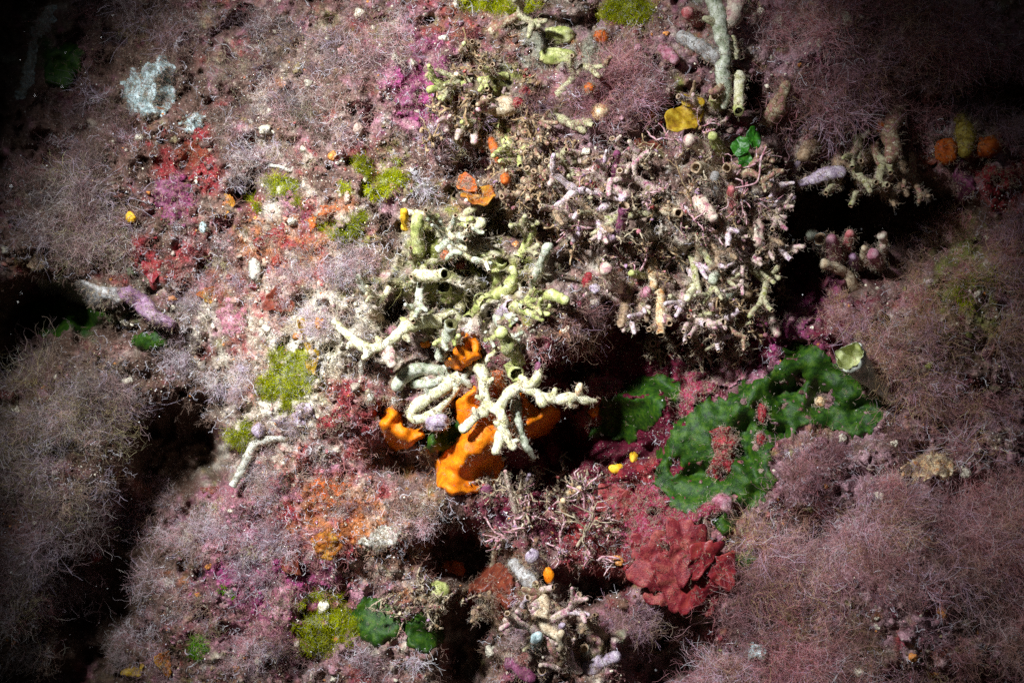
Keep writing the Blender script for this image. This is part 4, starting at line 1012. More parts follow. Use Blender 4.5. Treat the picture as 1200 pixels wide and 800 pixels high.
# ------------------------------------------------------------------ coral fingers and knobs, each with its own look
FINGERS = [  # label, material, points, radii, open end, lift
    ("lilac pink finger with white open tip left of the dark red curved blade", 'magenta', [(725, 278), (728, 262), (732, 243)], [6, 6.5, 7], 1, 30),
    ("purple knob at the foot of the white tipped lilac finger", 'purple', [(704, 276), (712, 276), (720, 276)], [7, 8, 6], 0, 16),
    ("white and pink lump at the left of the coral fingers, above the red knob", 'pinkcream', [(722, 336), (715, 325), (710, 315)], [8, 9, 8], 0, 24),
    ("white and yellow stub under the dark red curved blade", 'creamorange', [(762, 300), (763, 314), (766, 334)], [8, 8, 6.5], 0, 34),
    ("cream and orange column hanging below the white and yellow stub", 'creamorange', [(773, 342), (774, 362), (774, 391)], [6, 6.5, 6], 1, 30),
    ("small yellow side stub left of the white and yellow stub", 'yellowgreen', [(756, 324), (748, 322), (740, 320)], [5, 5, 5], 0, 26),
    ("cream finger with a yellow open ring end below the long pink tipped finger", 'cream', [(778, 246), (786, 248), (795, 250)], [6, 6, 7], 1, 28),
    ("pale pink finger slanting down right to a yellowish tip among the coral fingers", 'pinkcream', [(812, 228), (824, 242), (836, 255)], [7, 8, 6], 0, 30),
    ("red pink upright finger beside the thin twisted thread", 'redfinger', [(860, 250), (859, 238), (857, 222)], [6, 6.5, 6], 0, 26),
    ("small lilac tip close to the red pink upright finger", 'lilac', [(866, 222), (869, 227), (872, 234)], [4.5, 5, 4.5], 0, 20),
    ("knobby cream finger with a pale cap above the dark gap among the coral fingers", 'cream', [(818, 306), (820, 292), (817, 276)], [6, 6, 5.5], 0, 28),
    ("pale lilac and green finger in the right half of the coral fingers, pointing down", 'palegreen', [(848, 300), (842, 314), (836, 328)], [6.5, 6.5, 7], 0, 28),
    ("white green finger beside the pale lilac and green finger, pointing down right", 'white', [(856, 312), (862, 324), (867, 338)], [6.5, 6.5, 6], 0, 30),
    ("white finger with a pink tip hanging below the white green stub in the coral fingers", 'white', [(818, 332), (812, 340), (806, 350)], [6.5, 7, 5], 0, 30),
    ("pink finger with a lilac open upper ring, low among the coral fingers", 'pinkcream', [(834, 376), (839, 366), (842, 355)], [6, 6.5, 7], 1, 30),
    ("longest finger, pale above and lilac pink at its lower tip, over the dark recess", 'pinkcream', [(876, 340), (886, 352), (898, 366), (906, 380), (911, 391)], [6, 7, 7, 6.5, 6], 0, 30),
    ("thick forked cream stem from which the longest finger springs", 'cream', [(856, 306), (864, 322), (866, 334), (876, 344)], [7, 8, 7.5, 7], 0, 24),
    ("short pale stem curving left below the thick forked cream stem", 'palegreen', [(866, 334), (858, 344), (850, 350)], [7, 6.5, 5], 0, 22),
    ("shaded brown finger hanging at the right end of the coral fingers", 'tan', [(903, 264), (909, 284), (911, 308)], [5, 6, 5.5], 0, 24),
    ("pink finger with a bright yellow frilled tip at the right end of the coral fingers", 'pinkcream', [(884, 252), (889, 266), (888, 284)], [6.5, 6.5, 6], 0, 26),
    ("magenta upright finger in the dark gap below the orange cream knob", 'magenta', [(720, 210), (721, 196), (723, 180)], [6.5, 6.5, 6], 0, 22),
    ("finger with a pink left tip and grey green right half below the ochre yellow blade", 'pinkcream', [(838, 188), (825, 176), (808, 164)], [9, 9.5, 8], 0, 34),
    ("fat cream finger with two open ends below the pink tipped finger", 'cream', [(838, 202), (826, 199), (816, 196)], [8, 8.5, 8], 1, 32),
    ("small cream ring left of the three green discs", 'cream', [(851, 206), (852, 201), (852, 197)], [5.5, 6, 6.4], 1, 26),
    ("grey finger leaning left under the fat cream finger", 'grey', [(842, 228), (841, 216), (838, 206)], [8, 8.5, 7], 0, 24),
    ("yellow green stub above the small cream ring", 'yellowgreen', [(846, 178), (840, 170), (835, 160)], [6.5, 7, 5.5], 0, 24),
    ("pale green ring right of the ochre yellow blade", 'yellowgreen', [(842, 124), (839, 118), (838, 113)], [7, 7.4, 7.6], 1, 30),
    ("pale lump at the lower left edge of the upper right feathery seaweed", 'mix_cream', [(903, 136), (912, 124), (921, 100)], [9, 10, 6], 0, 24),
    ("pinkish brown finger pointing left at the rim of the dark hole", 'tan', [(1026, 176), (1014, 182), (1004, 187)], [11, 12, 11], 0, 34),
    ("pinkish brown stub hanging below the pale column at the rim of the dark hole", 'pinkcream', [(1046, 190), (1040, 198), (1034, 206)], [11, 12.5, 11], 0, 30),
    ("thick pale column hanging from the upper right feathery seaweed", 'mix_cream', [(1054, 126), (1048, 142), (1042, 158), (1047, 172), (1043, 186)], [8, 10, 9, 10.5, 8], 0, 34),
    ("small pale lump left of the rim finger, hanging into the dark hole", 'grey', [(1020, 214), (1019, 220), (1018, 226)], [6, 7, 6], 0, 20),
    ("lilac upright finger at the left end of the lavender plate", 'lilac', [(934, 212), (931, 202), (934, 191)], [5, 5.5, 6.5], 0, 22),
    ("tan knob in the shade above the lavender plate", 'tan', [(950, 168), (946, 176), (942, 182)], [8, 9, 8.5], 0, 24),
    ("tan finger leaning right beneath the lavender plate", 'creamorange', [(956, 212), (970, 214), (984, 219)], [6, 8, 7], 0, 30),
    ("olive stub leaning left in the dark hole beside the blue green cup", 'palegreen', [(966, 294), (958, 284), (951, 275)], [6, 7.5, 8], 0, 30),
    ("blue green cup in the dark hole above the pink finger", 'chalk', [(972, 298), (966, 289), (962, 281)], [6, 8, 8.5], 1, 38),
    ("bright pink finger in the dark hole beside the blue green cup", 'pink', [(979, 308), (976, 294), (974, 280)], [9, 9.5, 8], 0, 46),
    ("red finger right of the bright pink finger in the dark hole", 'redfinger', [(988, 304), (992, 290), (996, 274)], [6, 6, 6.5], 0, 36),
    ("cream brown stem with a lilac ball end at the lower edge of the dark hole", 'cream', [(996, 334), (990, 320), (978, 313), (966, 310)], [10, 8, 7, 7], 0, 30),
    ("violet knob right of the red finger in the dark hole", 'purple', [(1002, 312), (1000, 306), (999, 301)], [6, 6.5, 5.5], 0, 22),
    ("cream knob left of the lilac pink knob in the dark hole", 'cream', [(1014, 306), (1014, 298), (1013, 291)], [6, 6.5, 5], 0, 26),
    ("lilac pink knob nearest the right hand feathery seaweed in the dark hole", 'pink', [(1026, 308), (1025, 303), (1023, 298)], [8, 9, 8], 0, 32),
    ("dim pink finger at the right side of the dark hole", 'pinkcream', [(1034, 292), (1035, 284), (1034, 276)], [5, 5.5, 6], 0, 20),
    ("frosted pale green upright finger in the dark gap above the brown fuzzy tuft", 'palegreen', [(628, 325), (635, 308), (642, 290)], [6, 7, 7], 0, 30),
    ("white fuzzy arm pointing right above the yellow green hooked tube", 'white', [(526, 266), (544, 262), (563, 262)], [6, 8, 8], 0, 24),
    ("thin white arched arm over the yellow stub above the fuzzy turf", 'white', [(478, 248), (492, 251), (504, 252), (518, 264), (530, 278)], [4, 4.5, 4.5, 4, 4], 0, 22),
    ("bright yellow green upright stub under the arched white arm", 'yellowgreen', [(490, 292), (488, 276), (490, 256)], [8, 8.5, 8], 0, 24),
    ("golden stub at the left end of the arched white arm", 'yellow', [(476, 264), (474, 257), (474, 248)], [5.5, 6, 5], 0, 20),
    ("pale green pointed stub in the fuzzy turf above the antler shaped arm", 'palegreen', [(430, 346), (424, 336), (420, 324)], [7, 7, 5], 0, 22),
    ("cream ball tipped stub in the turf right above the antler shaped arm", 'cream', [(442, 372), (438, 368), (435, 365)], [6, 6.5, 5], 0, 22),
    ("pale yellow arched stub on top of the brown fuzzy tuft", 'yellowgreen', [(636, 348), (648, 346), (662, 352)], [7, 8, 7], 0, 26),
    ("yellow green blunt stub left of the brown fuzzy tuft", 'yellowgreen', [(606, 420), (596, 406), (588, 390)], [8, 9, 8], 0, 22),
    ("brown olive finger hanging in the dark recess left of the cream and orange column", 'tan', [(733, 352), (731, 366), (728, 380)], [5, 5.5, 6], 0, 22),
    ("glassy grey tube end hanging beside the foot of the cream and orange column", 'grey', [(762, 388), (764, 396), (765, 402)], [4.5, 5, 5], 1, 18),
    ("white fuzzy knob at the top of the bottom mound", 'grey', [(606, 664), (614, 674), (624, 684)], [8, 10, 9], 0, 22),
    ("cream knob on the bottom mound below the small orange flake", 'cream', [(636, 700), (638, 708), (638, 716)], [8, 9, 8], 0, 26),
    ("brown cream stem curving down through the bottom mound", 'cream', [(632, 720), (640, 734), (652, 744)], [6, 7, 6], 0, 22),
    ("cream stub with a lilac tip in the middle of the bottom mound", 'cream', [(660, 768), (658, 756), (658, 742)], [7, 7.5, 6], 0, 30),
    ("lilac tip on the cream stub in the middle of the bottom mound", 'lilac', [(659, 744), (659, 738), (659, 733)], [5, 6, 5], 0, 34),
    ("pale green ring on the right of the bottom mound", 'palegreen', [(688, 770), (686, 764), (685, 760)], [6, 6.5, 7], 1, 30),
    ("pink lilac stem slanting across the right of the bottom mound", 'lilac', [(690, 784), (704, 776), (720, 770)], [9, 10, 9], 0, 26),
    ("small lilac ring at the bottom of the mound", 'lilac', [(640, 794), (638, 789), (636, 785)], [6, 6.5, 6.5], 1, 28),
    ("pink stem at the lower left of the bottom mound", 'magenta', [(600, 778), (610, 786), (622, 794)], [7, 7.5, 7], 0, 18),
    ("pale frosted knob at the left of the bottom mound", 'chalk', [(626, 756), (628, 750), (630, 746)], [8, 9, 8], 0, 24),
    ("lilac pink lump left of the small orange flake", 'lilac', [(632, 662), (628, 656), (624, 652)], [9, 10, 9], 0, 20),
    ("thin cream stalk with side knobs in the dark cleft", 'cream', [(578, 662), (580, 650), (580, 636)], [3.5, 3.5, 3], 0, 30),
    ("thin pink stalk below the largest orange sponge, left one of a pair", 'pinkcream', [(606, 606), (600, 584), (592, 552)], [3.5, 3, 2.6], 0, 26),
    ("short lilac stalk below the white fork, right one of a pair", 'lilac', [(612, 578), (616, 568), (620, 556)], [3.2, 3.2, 3], 0, 30),
    ("cream and orange jointed stalk between the orange flake and the yellow discs", 'creamorange', [(664, 608), (660, 594), (660, 586)], [5, 4.5, 4], 0, 20),
    ("cream twig with an orange joint pointing right below the white arm", 'creamorange', [(662, 582), (668, 577), (680, 572)], [4, 4.5, 3.5], 0, 24),
    ("yellow green stem running down beside the dark gap near the top centre", 'yellowgreen', [(592, 158), (596, 180), (594, 206)], [7, 8, 7], 0, 22),
    ("rust red knobbed stem below the yellow green stem near the top centre", 'orange_dark', [(594, 194), (594, 204), (592, 212)], [6, 6.5, 6], 0, 30),
    ("rust red stem in the dark gap left of the yellow green stem", 'orange_dark', [(576, 166), (580, 176), (584, 188)], [4.5, 5.5, 4.5], 0, 20),
    ("pink finger tip near the top edge, left of the coral trunk", 'pink', [(778, 58), (784, 64), (790, 70)], [7, 8, 7], 0, 24),
    ("small pink knob left of the pink finger tip near the top", 'pink', [(746, 62), (747, 59), (748, 56)], [6, 6.5, 6], 0, 22),
    ("reddish knob with a pink face at the top left of the coral trunk", 'redfinger', [(818, 22), (812, 18), (806, 16)], [8, 9, 8], 0, 24),
    ("yellow olive stub above the orange balls in the upper right corner", 'olive_yellow', [(1126, 144), (1132, 158), (1131, 178)], [10, 12, 8], 0, 26),
]
for lab, mt, pts, r, op, lf in FINGERS:
    n0 = {'pink': 'pink_coral', 'magenta': 'magenta_coral', 'redfinger': 'red_coral'}.get(mt, 'finger_coral')
    tag(branch(n0, M[mt], pts, r, None, None, lf, open_end=bool(op), inner=M['tan']), lab, CAT_FG)

KNOBS = [  # name, label, category, material, column, row, radius, height, squash
    ("orange_ball", "orange ball with a violet cap, left one of the two in the upper right corner", CAT_SP, 'orange_dark', 1108, 178, 12.5, 20, (1, 1, 1.05)),
    ("orange_ball", "orange ball, right one of the two in the upper right corner", CAT_SP, 'orange_dark', 1155, 173, 14, 20, (1, 1, 1)),
    ("knob_sponge", "dull orange knob in the shade left of the ochre yellow blade", CAT_SP, 'orange_dark', 763, 133, 9, 8, (1, 1, 1)),
    ("knob_sponge", "orange and cream knob at the lower edge of the mauve feathery tuft", CAT_SP, 'creamorange', 704, 131, 9, 12, (1, 1, 1)),
    ("knob_sponge", "tiny orange red knob in the upper right feathery seaweed beside the pale column", CAT_SP, 'orange_dark', 1032, 149, 6, 14, (1, 1, 1)),
    ("knob_sponge", "small orange knob in the lilac turf at the top right of centre", CAT_SP, 'orange_dark', 704, 42, 8, 10, (1, 1, 1)),
    ("knob_sponge", "dull red orange knob in the mauve feathery tuft near the top", CAT_SP, 'orange_dark', 691, 103, 6, 22, (1, 1, 1)),
    ("yellow_sponge", "small yellow orange ball alone on the dim slope at the left", CAT_SP, 'yellow', 153, 255, 6.5, 8, (1, .8, 1)),
    ("yellow_sponge", "lower left one of the two small yellow orange discs below the ragged green crust", CAT_SP, 'yellow', 723, 549, 9, 12, (1, .6, .72)),
    ("yellow_sponge", "upper right one of the two small yellow orange discs below the ragged green crust", CAT_SP, 'yellow', 742, 536, 8, 12, (.62, .6, 1)),
    ("knob_sponge", "orange knob on the crimson and white crust at the tip of the white sponge arm", CAT_SP, 'orange', 695, 482, 8, 16, (1, .8, 1)),
    ("orange_flake", "small orange flake at the top of the bottom mound", CAT_SP, 'orange', 643, 673, 8, 20, (.8, .5, 1.1)),
    ("yellow_sponge", "pale yellow rough knob on the rubble left of the rust red plate", CAT_SP, 'yellowgreen', 513, 692, 13, 8, (1, .8, 1)),
    ("salmon_lump", "salmon orange lump above the pale yellow rough knob", CAT_SP, 'orange_dark', 530, 668, 14, 6, (1, .7, .9)),
    ("knob_sponge", "orange red knob above the dark ringed white tube", CAT_SP, 'orange_dark', 523, 299, 8, 16, (1, .8, .8)),
    ("knob_sponge", "darker red knob right of the orange red knob above the white tube", CAT_SP, 'darkred', 541, 311, 6.5, 16, (1, .8, .8)),
    ("knob_sponge", "small orange spot in the shade inside the antler shaped arm", CAT_SP, 'orange', 498, 403, 6.5, 8, (1, .7, .8)),
    ("pink_coralline", "pink flake lying inside the bend of the antler shaped arm", "crust", 'pink', 459, 387, 8, 12, (1.1, .5, .6)),
    ("red_sponge", "bright red knob with a lilac foot left of the coral fingers", CAT_SP, 'darkred', 688, 330, 9, 18, (.8, .7, 1.1)),
    ("lilac_coralline", "lilac foot under the bright red knob", "coral finger", 'lilac', 697, 338, 7, 22, (1, .8, .9)),
    ("red_sponge", "dark red rounded lump below the magenta finger", CAT_SP, 'darkred', 694, 220, 11, 10, (1.1, .7, .8)),
    ("red_sponge", "red knob in the dark gap left of the magenta finger", CAT_SP, 'darkred', 702, 197, 8, 10, (1, .8, 1)),
    ("red_sponge", "red knob on the pale lump near the top centre", CAT_SP, 'darkred', 607, 120, 7, 14, (1, .8, .9)),
    ("red_sponge", "dark red knob up right of the one on the pale lump near the top centre", CAT_SP, 'darkred', 616, 107, 7, 12, (1, .8, .9)),
    ("pink_coralline", "pink ball beside the shaded joint above the cream and orange column", "coral finger", 'pink', 757, 343, 7, 20, (1, .9, 1)),
    ("lilac_coralline", "lilac ringed ball alone in the dark right of the coral fingers", "coral finger", 'lilac', 914, 261, 6.5, 30, (1, .9, 1.2)),
    ("lilac_coralline", "plum ball on top of the bright pink finger in the dark hole", "coral finger", 'purple', 975, 276, 6.5, 44, (1, .9, 1)),
    ("pale_coralline", "pale pink star like lump on the small dark green blade", "crust", 'lilac', 513, 494, 11, 26, (1.2, .8, .9)),
    ("lilac_coralline", "magenta pink lump under the lower tip of the largest orange sponge", "crust", 'magenta', 570, 574, 8, 14, (1, .7, .8)),
    ("yellow_lump", "yellow green lump near the top edge, upper of two", CAT_SP, 'yellowgreen', 656, 40, 14, 6, (1.3, .6, .7)),
    ("yellow_lump", "yellow green lump near the top edge, lower of two", CAT_SP, 'yellowgreen', 650, 66, 14, 6, (1.4, .6, .6)),
    ("pale_lump", "rough white lump right of the red knobs near the top centre", "crust", 'cream', 590, 125, 16, 4, (1.1, .6, .8)),
    ("tan_cup_coral", "tiny tan ribbed cup sitting on the large green crust", "coral", 'creamorange', 962, 470, 6.5, 12, (1, .7, .9)),
    ("violet_pebble", "violet grey pebble beside the upper end of the worm tube", "shell", 'lilac', 303, 503, 8, 10, (.9, .8, 1.1)),
    ("white_flake", "upright white flake on the lit slope under the antler shaped arm", "shell", 'tubewhite', 423, 432, 5, 18, (.6, .6, 1.9)),
    ("white_flake", "small white flake left of the bowl shaped orange sponge", "shell", 'tubewhite', 434, 466, 5, 16, (.9, .6, 1.0)),
    ("white_flake", "white flake on the pointed loop's lower left beside the red crust", "shell", 'tubewhite', 461, 470, 4.5, 16, (.7, .6, 1.2)),
    ("red_spot", "small red lump on the right half of the large green crust", "crust", 'darkred', 893, 484, 7, 8, (.8, .6, 1.5)),
    ("red_spot", "tiny red lump at the lower edge of the large green crust", "crust", 'darkred', 892, 515, 6, 8, (.9, .6, 1.1)),
    ("pink_coralline", "pink crusted lump with a yellow rim at the lower tip of the large green crust", "crust", 'pink', 846, 590, 12, 8, (1.1, .6, .9)),
    ("red_sponge", "dim red knob in the dark at the lower left", CAT_SP, 'darkred', 110, 652, 9, 12, (1, .7, .8)),
    ("white_flake", "white rough spot on the dim slope left of the curled blade", "shell", 'chalk', 238, 266, 6, 10, (.8, .6, 1.2)),
    ("pale_lump", "white crusted lump on the lit slope above the dark maroon blade", "crust", 'tubewhite', 298, 316, 9, 8, (.8, .6, 1.6)),
]
for name, lab, cat, mt, u, v, r, dh, sq in KNOBS:
    tag(blob(name, M[mt], u, v, r, dh, sq, bump=.4), lab, cat)
t = colony("lavender_coralline", "lavender pointed plate with a tan underside over the dark hole", "crust", 965, 208)
h0 = float(Hs(948, 172)) + 6
branch("plate", M['lilac'], [(936, 216, 0), (952, 210, 10), (968, 204, 16), (984, 202, 18)], [5, 7, 9, 10], t, h0, flat=.2)
# worm tubes and fine twisted threads
for lab, pts, r in [
    ("chalky grey worm tube on the lit slope below the violet grey pebble", [(330, 514), (312, 515), (297, 522), (289, 538), (281, 554), (273, 568)], [4, 5, 5.5, 5.5, 5.5, 5]),
    ("thin white worm tube curled on the dim slope near the oval dark hole", [(318, 194), (330, 196), (340, 200), (344, 196)], [2, 2.4, 2.4, 2]),
]:
    tag(branch("worm_tube", M['tubewhite'], pts, r, None, None, 6, open_end=True, inner=M['brown'], bump=.12), lab, "worm tube")
for lab, pts in [
    ("thin twisted pink thread hanging over the coral fingers below the green discs", [(898, 172, 34), (892, 186, 36), (890, 204, 36), (886, 214, 36), (874, 218, 34), (862, 220, 30)]),
    ("hair thin arched thread in the dark gap right of the frosted finger", [(652, 284, 20), (664, 274, 26), (676, 271, 26), (690, 275, 22)]),
]:
    tag(branch("thin_thread", M['twig_pink'], pts, 1.2 if "hair" not in lab else .6, None, float(Hs(870, 215)) if "hair" not in lab else float(Hs(690, 275)), bump=.1, sides=6), lab, "thread")

# ------------------------------------------------------------------ twiggy growths among the fingers
def in_ring(n, cu, cv, ru, rv):
    a = rng.uniform(0, 2 * np.pi, n); r = np.sqrt(rng.uniform(0, 1, n))
    return cu + ru * r * np.cos(a), cv + rv * r * np.sin(a)


BUD = []


def twig(mt, u, v, L, rad, lean, label, group, upright=0.0, spec=((5, 1.0), (4, 4, .6), (2, 3, .4)), curl=.28):
    h = float(H(u, v)) - 1
    o = P(u, v, h)
    n = slope_normal(np.array([u]), np.array([v]))[0]
    d = unit(np.array([n * 0.6 + np.array([lean[0], -0.55, lean[1] + upright])]) + 0.25 * rng.normal(size=(1, 3)))
    Vs, F4, F3, off = [], [], [], 0
    for lev, (p, own) in enumerate(sprig_chains(o[None], d, np.array([L * S]), spec, curl)):
        rr = rad * S * (1, .75, .6)[min(lev, 2)]
        V, Q, T = prisms(p, np.full(len(p), rr), np.full(len(p), rr * .7), 5, .42)
        Vs.append(V); F4.append(Q + off); F3.append(T + off); off += len(V)
    ob = link("twiggy_growth", np.vstack(Vs), [np.vstack(F4), np.vstack(F3)], M[mt], o)
    BUD.append(np.vstack(Vs)); FUZZ.append((np.vstack(Vs), unit(rng.normal(size=(off, 3))), .35))
    return tag(ob, label, "twigs", group)


TWIGS = [  # material, centre, spread, count, length, radius, lean, label, group
    ('twig_brown', 790, 250, 100, 95, 15, 30, 1.3, (0, .3), "brown branching twigs packed between the coral fingers", "brown twigs among the coral fingers"),
    ('twig_pink', 770, 250, 105, 95, 24, 34, 1.3, (0, .3), "pinkish branching twigs between the coral fingers", "pink twigs among the coral fingers"),
    ('twig_cream', 790, 280, 110, 90, 18, 27, 1.4, (.1, .1), "cream branching twigs between the coral fingers", "cream twigs among the coral fingers"),
    ('twig_brown', 635, 235, 55, 60, 36, 28, 1.9, (0, .4), "brown gnarled twigs in the dark gaps left of the magenta finger", "gnarled twigs left of the magenta finger"),
    ('twig_cream', 810, 400, 60, 18, 22, 24, 1.5, (0, -.5), "cream twigs hanging down over the dark recess above the green crusts", "hanging cream twigs over the recess"),
    ('twig_cream', 630, 575, 70, 30, 18, 27, 1.5, (0, .3), "cream twigs in the shade below the white sponge fork", "cream twigs below the white fork"),
    ('twig_pink', 650, 620, 70, 40, 14, 34, 1.5, (.1, .5), "fine pinkish twigs beside the dark cleft below the white fork", "fine pink twigs beside the cleft"),
    ('twig_cream', 490, 715, 36, 30, 14, 26, 1.5, (0, .2), "white stringy twigs on the dark green blades at the bottom", "stringy twigs at the bottom"),
    ('twig_brown', 560, 130, 70, 60, 22, 26, 2.0, (0, .3), "brownish short twigs on the crusted rock at the top centre", "short twigs at the top centre"),
    ('twig_brown', 870, 330, 40, 50, 18, 32, 1.6, (.1, -.3), "brown bushy twigs hanging at the right end of the coral fingers", "bushy twigs at the right end of the fingers"),
]
MARKS = [(730, 258, "white tipped lilac finger"), (755, 298, "dark red curved blade"), (774, 368, "cream and orange column"), (721, 195, "upright magenta finger"), (823, 176, "pink tipped finger"),
         (801, 138, "ochre yellow blade"), (875, 176, "three green discs"), (858, 236, "red pink upright finger"), (826, 242, "slanting pale pink finger"), (838, 366, "lilac ringed pink finger"),
         (900, 368, "longest lilac tipped finger"), (688, 330, "bright red knob"), (795, 250, "yellow open ring"), (818, 290, "knobby cream finger"), (694, 220, "dark red rounded lump"), (635, 306, "frosted pale green finger"),
         (560, 226, "ochre flared lobe"), (594, 185, "yellow green stem"), (655, 385, "brown fuzzy tuft"), (911, 285, "shaded brown finger"), (840, 314, "lilac green finger"), (714, 325, "white and pink lump"),
         (765, 440, "flat green crust"), (855, 438, "shaded pink crust"), (590, 530, "white sponge fork"), (550, 550, "largest orange sponge"), (625, 655, "lilac pink lump"), (722, 598, "smaller red leafy seaweed"),
         (642, 560, "cream jointed stalk"), (604, 580, "pair of thin stalks"), (440, 725, "dark green blade"), (513, 692, "pale yellow rough knob"), (578, 700, "round rust red plate"), (590, 125, "rough white lump"), (537, 106, "small rust red lobe"),
         (500, 90, "upper magenta crust"), (656, 50, "yellow green lumps"), (690, 110, "round mauve tuft"), (494, 208, "white stiff tuft"), (920, 350, "bright magenta crust"), (962, 210, "lavender plate")]
SEEN = {}


def where(u, v, head):
    """names the growth by its nearest landmark and by the side on which it stands"""
    best = sorted(MARKS, key=lambda m: (m[0] - u) ** 2 + (m[1] - v) ** 2)
    for mu_, mv_, nm in best[:9]:
        du, dv = u - mu_, v - mv_
        if math.hypot(du, dv) < 9: side = "growing against the"
        else:
            k = int(round(math.degrees(math.atan2(-dv, du)) / 45)) % 8
            side = ["right of the", "up right of the", "above the", "up left of the", "left of the", "down left of the", "below the", "down right of the"][k]
        s = head + " " + side + " " + nm
        if s not in SEEN:
            SEEN[s] = 1
            return s
    return s


def stubs(n, cu, cv, ru, rv, grp, mats, rad=(4, 7), ln=(12, 26), ups=(-.4, .9)):
    """the many small fingers between the large ones, each with its own place and look"""
    us, vs_ = in_ring(n, cu, cv, ru, rv)
    for u, v in zip(us, vs_):
        mt = random.choice(mats); r = random.uniform(*rad); l = random.uniform(*ln); a_ = math.radians(random.uniform(0, 360))
        du, dv = l * math.cos(a_), l * math.sin(a_)
        op = random.random() < .4
        word = {'cream': 'cream', 'tan': 'tan', 'pinkcream': 'pale pink', 'grey': 'grey', 'lilac': 'lilac', 'palegreen': 'grey green', 'brown': 'brown', 'yellowgreen': 'yellow green', 'creamorange': 'cream orange', 'white': 'white'}[mt]
        head = ("short " if l < 19 else "slender " if r < 5.2 else "stout ") + word + (" tube with open end" if op else " finger")
        o = branch("finger_coral", M[mt], [(u, v), (u + du * .5 + random.uniform(-3, 3), v + dv * .5 + random.uniform(-3, 3)), (u + du, v + dv)], [r, r * 1.05, r * .85], None, None, random.uniform(10, 26), open_end=op, inner=M['tan'])
        tag(o, where(u, v, head), CAT_FG, grp)


def bush(u, v, ang, L, r, mats, grp, word):
    """a small forked coral: a stem that springs from the rock and divides into blunt crusted branches"""
    e = empty("branching_coral", P(u, v, float(Hs(u, v))))
    n = 0

    def limb(u, v, h, ang, L, r, lev):
        nonlocal n
        a1 = math.radians(ang); bend = random.uniform(-28, 28)
        p = [(u, v, h)]
        for k in range(3):
            a1 = math.radians(ang + bend * (k + 1) / 3)
            l = L / 3
            p.append((p[-1][0] + l * math.cos(a1), p[-1][1] + l * math.sin(a1), p[-1][2] + random.uniform(3, 9)))
        op = lev > 0 and random.random() < .35
        mt = mats[0] if random.random() < .65 else random.choice(mats)
        branch("branch", M[mt], p, [r * 1.1, r, r * .95, r * (1.0 if op else .82)], e, 0.0, open_end=op, inner=M['tan'], sides=12)
        n += 1
        if lev < 2 and n < 9:
            for s in ([-1, 1] if random.random() < .75 else [random.choice([-1, 1])]):
                k = random.choice([1, 2, 2, 3])
                limb(*p[k], ang + bend * k / 3 + s * random.uniform(28, 70), L * random.uniform(.42, .68), r * .82, lev + 1)

    limb(u, v, float(Hs(u, v)) - 3, ang, L, r, 0)
    up = math.sin(math.radians(ang))
    lean = "hanging" if up > .5 else "upright" if up < -.5 else "leaning right" if math.cos(math.radians(ang)) > 0 else "leaning left"
    tag(e, where(u + L * .5 * math.cos(math.radians(ang)), v + L * .5 * up, ("small " if L < 27 else "long " if L > 36 else "") + word + " forked coral " + lean), "coral", grp)


def bushes(n, cu, cv, ru, rv, grp, mats, jit=45, up=None, L=(26, 46), r=(3.8, 6.2)):
    us, vs_ = in_ring(n, cu, cv, ru, rv)
    for u, v in zip(us, vs_):
        a_ = math.degrees(math.atan2(v - cv + 12, u - cu)) if up is None else up
        mm = [random.choice(mats)] + mats
        word = {'mix_pink': 'pink and cream', 'mix_lilac': 'lilac and white', 'mix_cream': 'cream and brown', 'mix_olive': 'olive and cream', 'palegreen': 'grey green', 'yellowgreen': 'yellow green', 'tan': 'tan', 'white': 'pale cream'}[mm[0]]
        bush(u, v, a_ + random.uniform(-jit, jit), random.uniform(*L), random.uniform(*r), mm, grp, word)


CORAL = ['mix_pink', 'mix_lilac', 'mix_cream', 'mix_olive', 'tan', 'mix_pink']
bushes(27, 795, 250, 90, 84, "small forked corals among the large coral fingers", CORAL, L=(38, 64), r=(3.4, 5.6), jit=35)
bushes(8, 790, 350, 80, 16, "small forked corals among the large coral fingers", CORAL, up=85, jit=30)
bushes(14, 640, 220, 52, 66, "small forked corals left of the magenta finger", ['mix_olive', 'mix_cream', 'tan', 'mix_pink'], up=-80, jit=70)
bushes(10, 550, 320, 85, 60, "small forked sponges among the green tubes", ['palegreen', 'mix_olive', 'mix_olive', 'yellowgreen'], jit=70, r=(3.8, 6.2))
bushes(11, 650, 755, 66, 42, "small forked corals on the bottom mound", CORAL, up=-85, jit=60)
bushes(6, 1020, 165, 70, 26, "small forked corals along the rim of the dark hole", ['mix_cream', 'mix_olive', 'tan'], up=80, jit=40)
bushes(13, 600, 105, 80, 74, "small forked corals at the top centre", ['mix_olive', 'mix_cream', 'yellowgreen', 'mix_pink'], jit=80)
bushes(5, 470, 300, 50, 50, "small forked sponges in the fuzz above the antler shaped arm", ['palegreen', 'mix_olive', 'white'], jit=80, r=(3.6, 5.4))

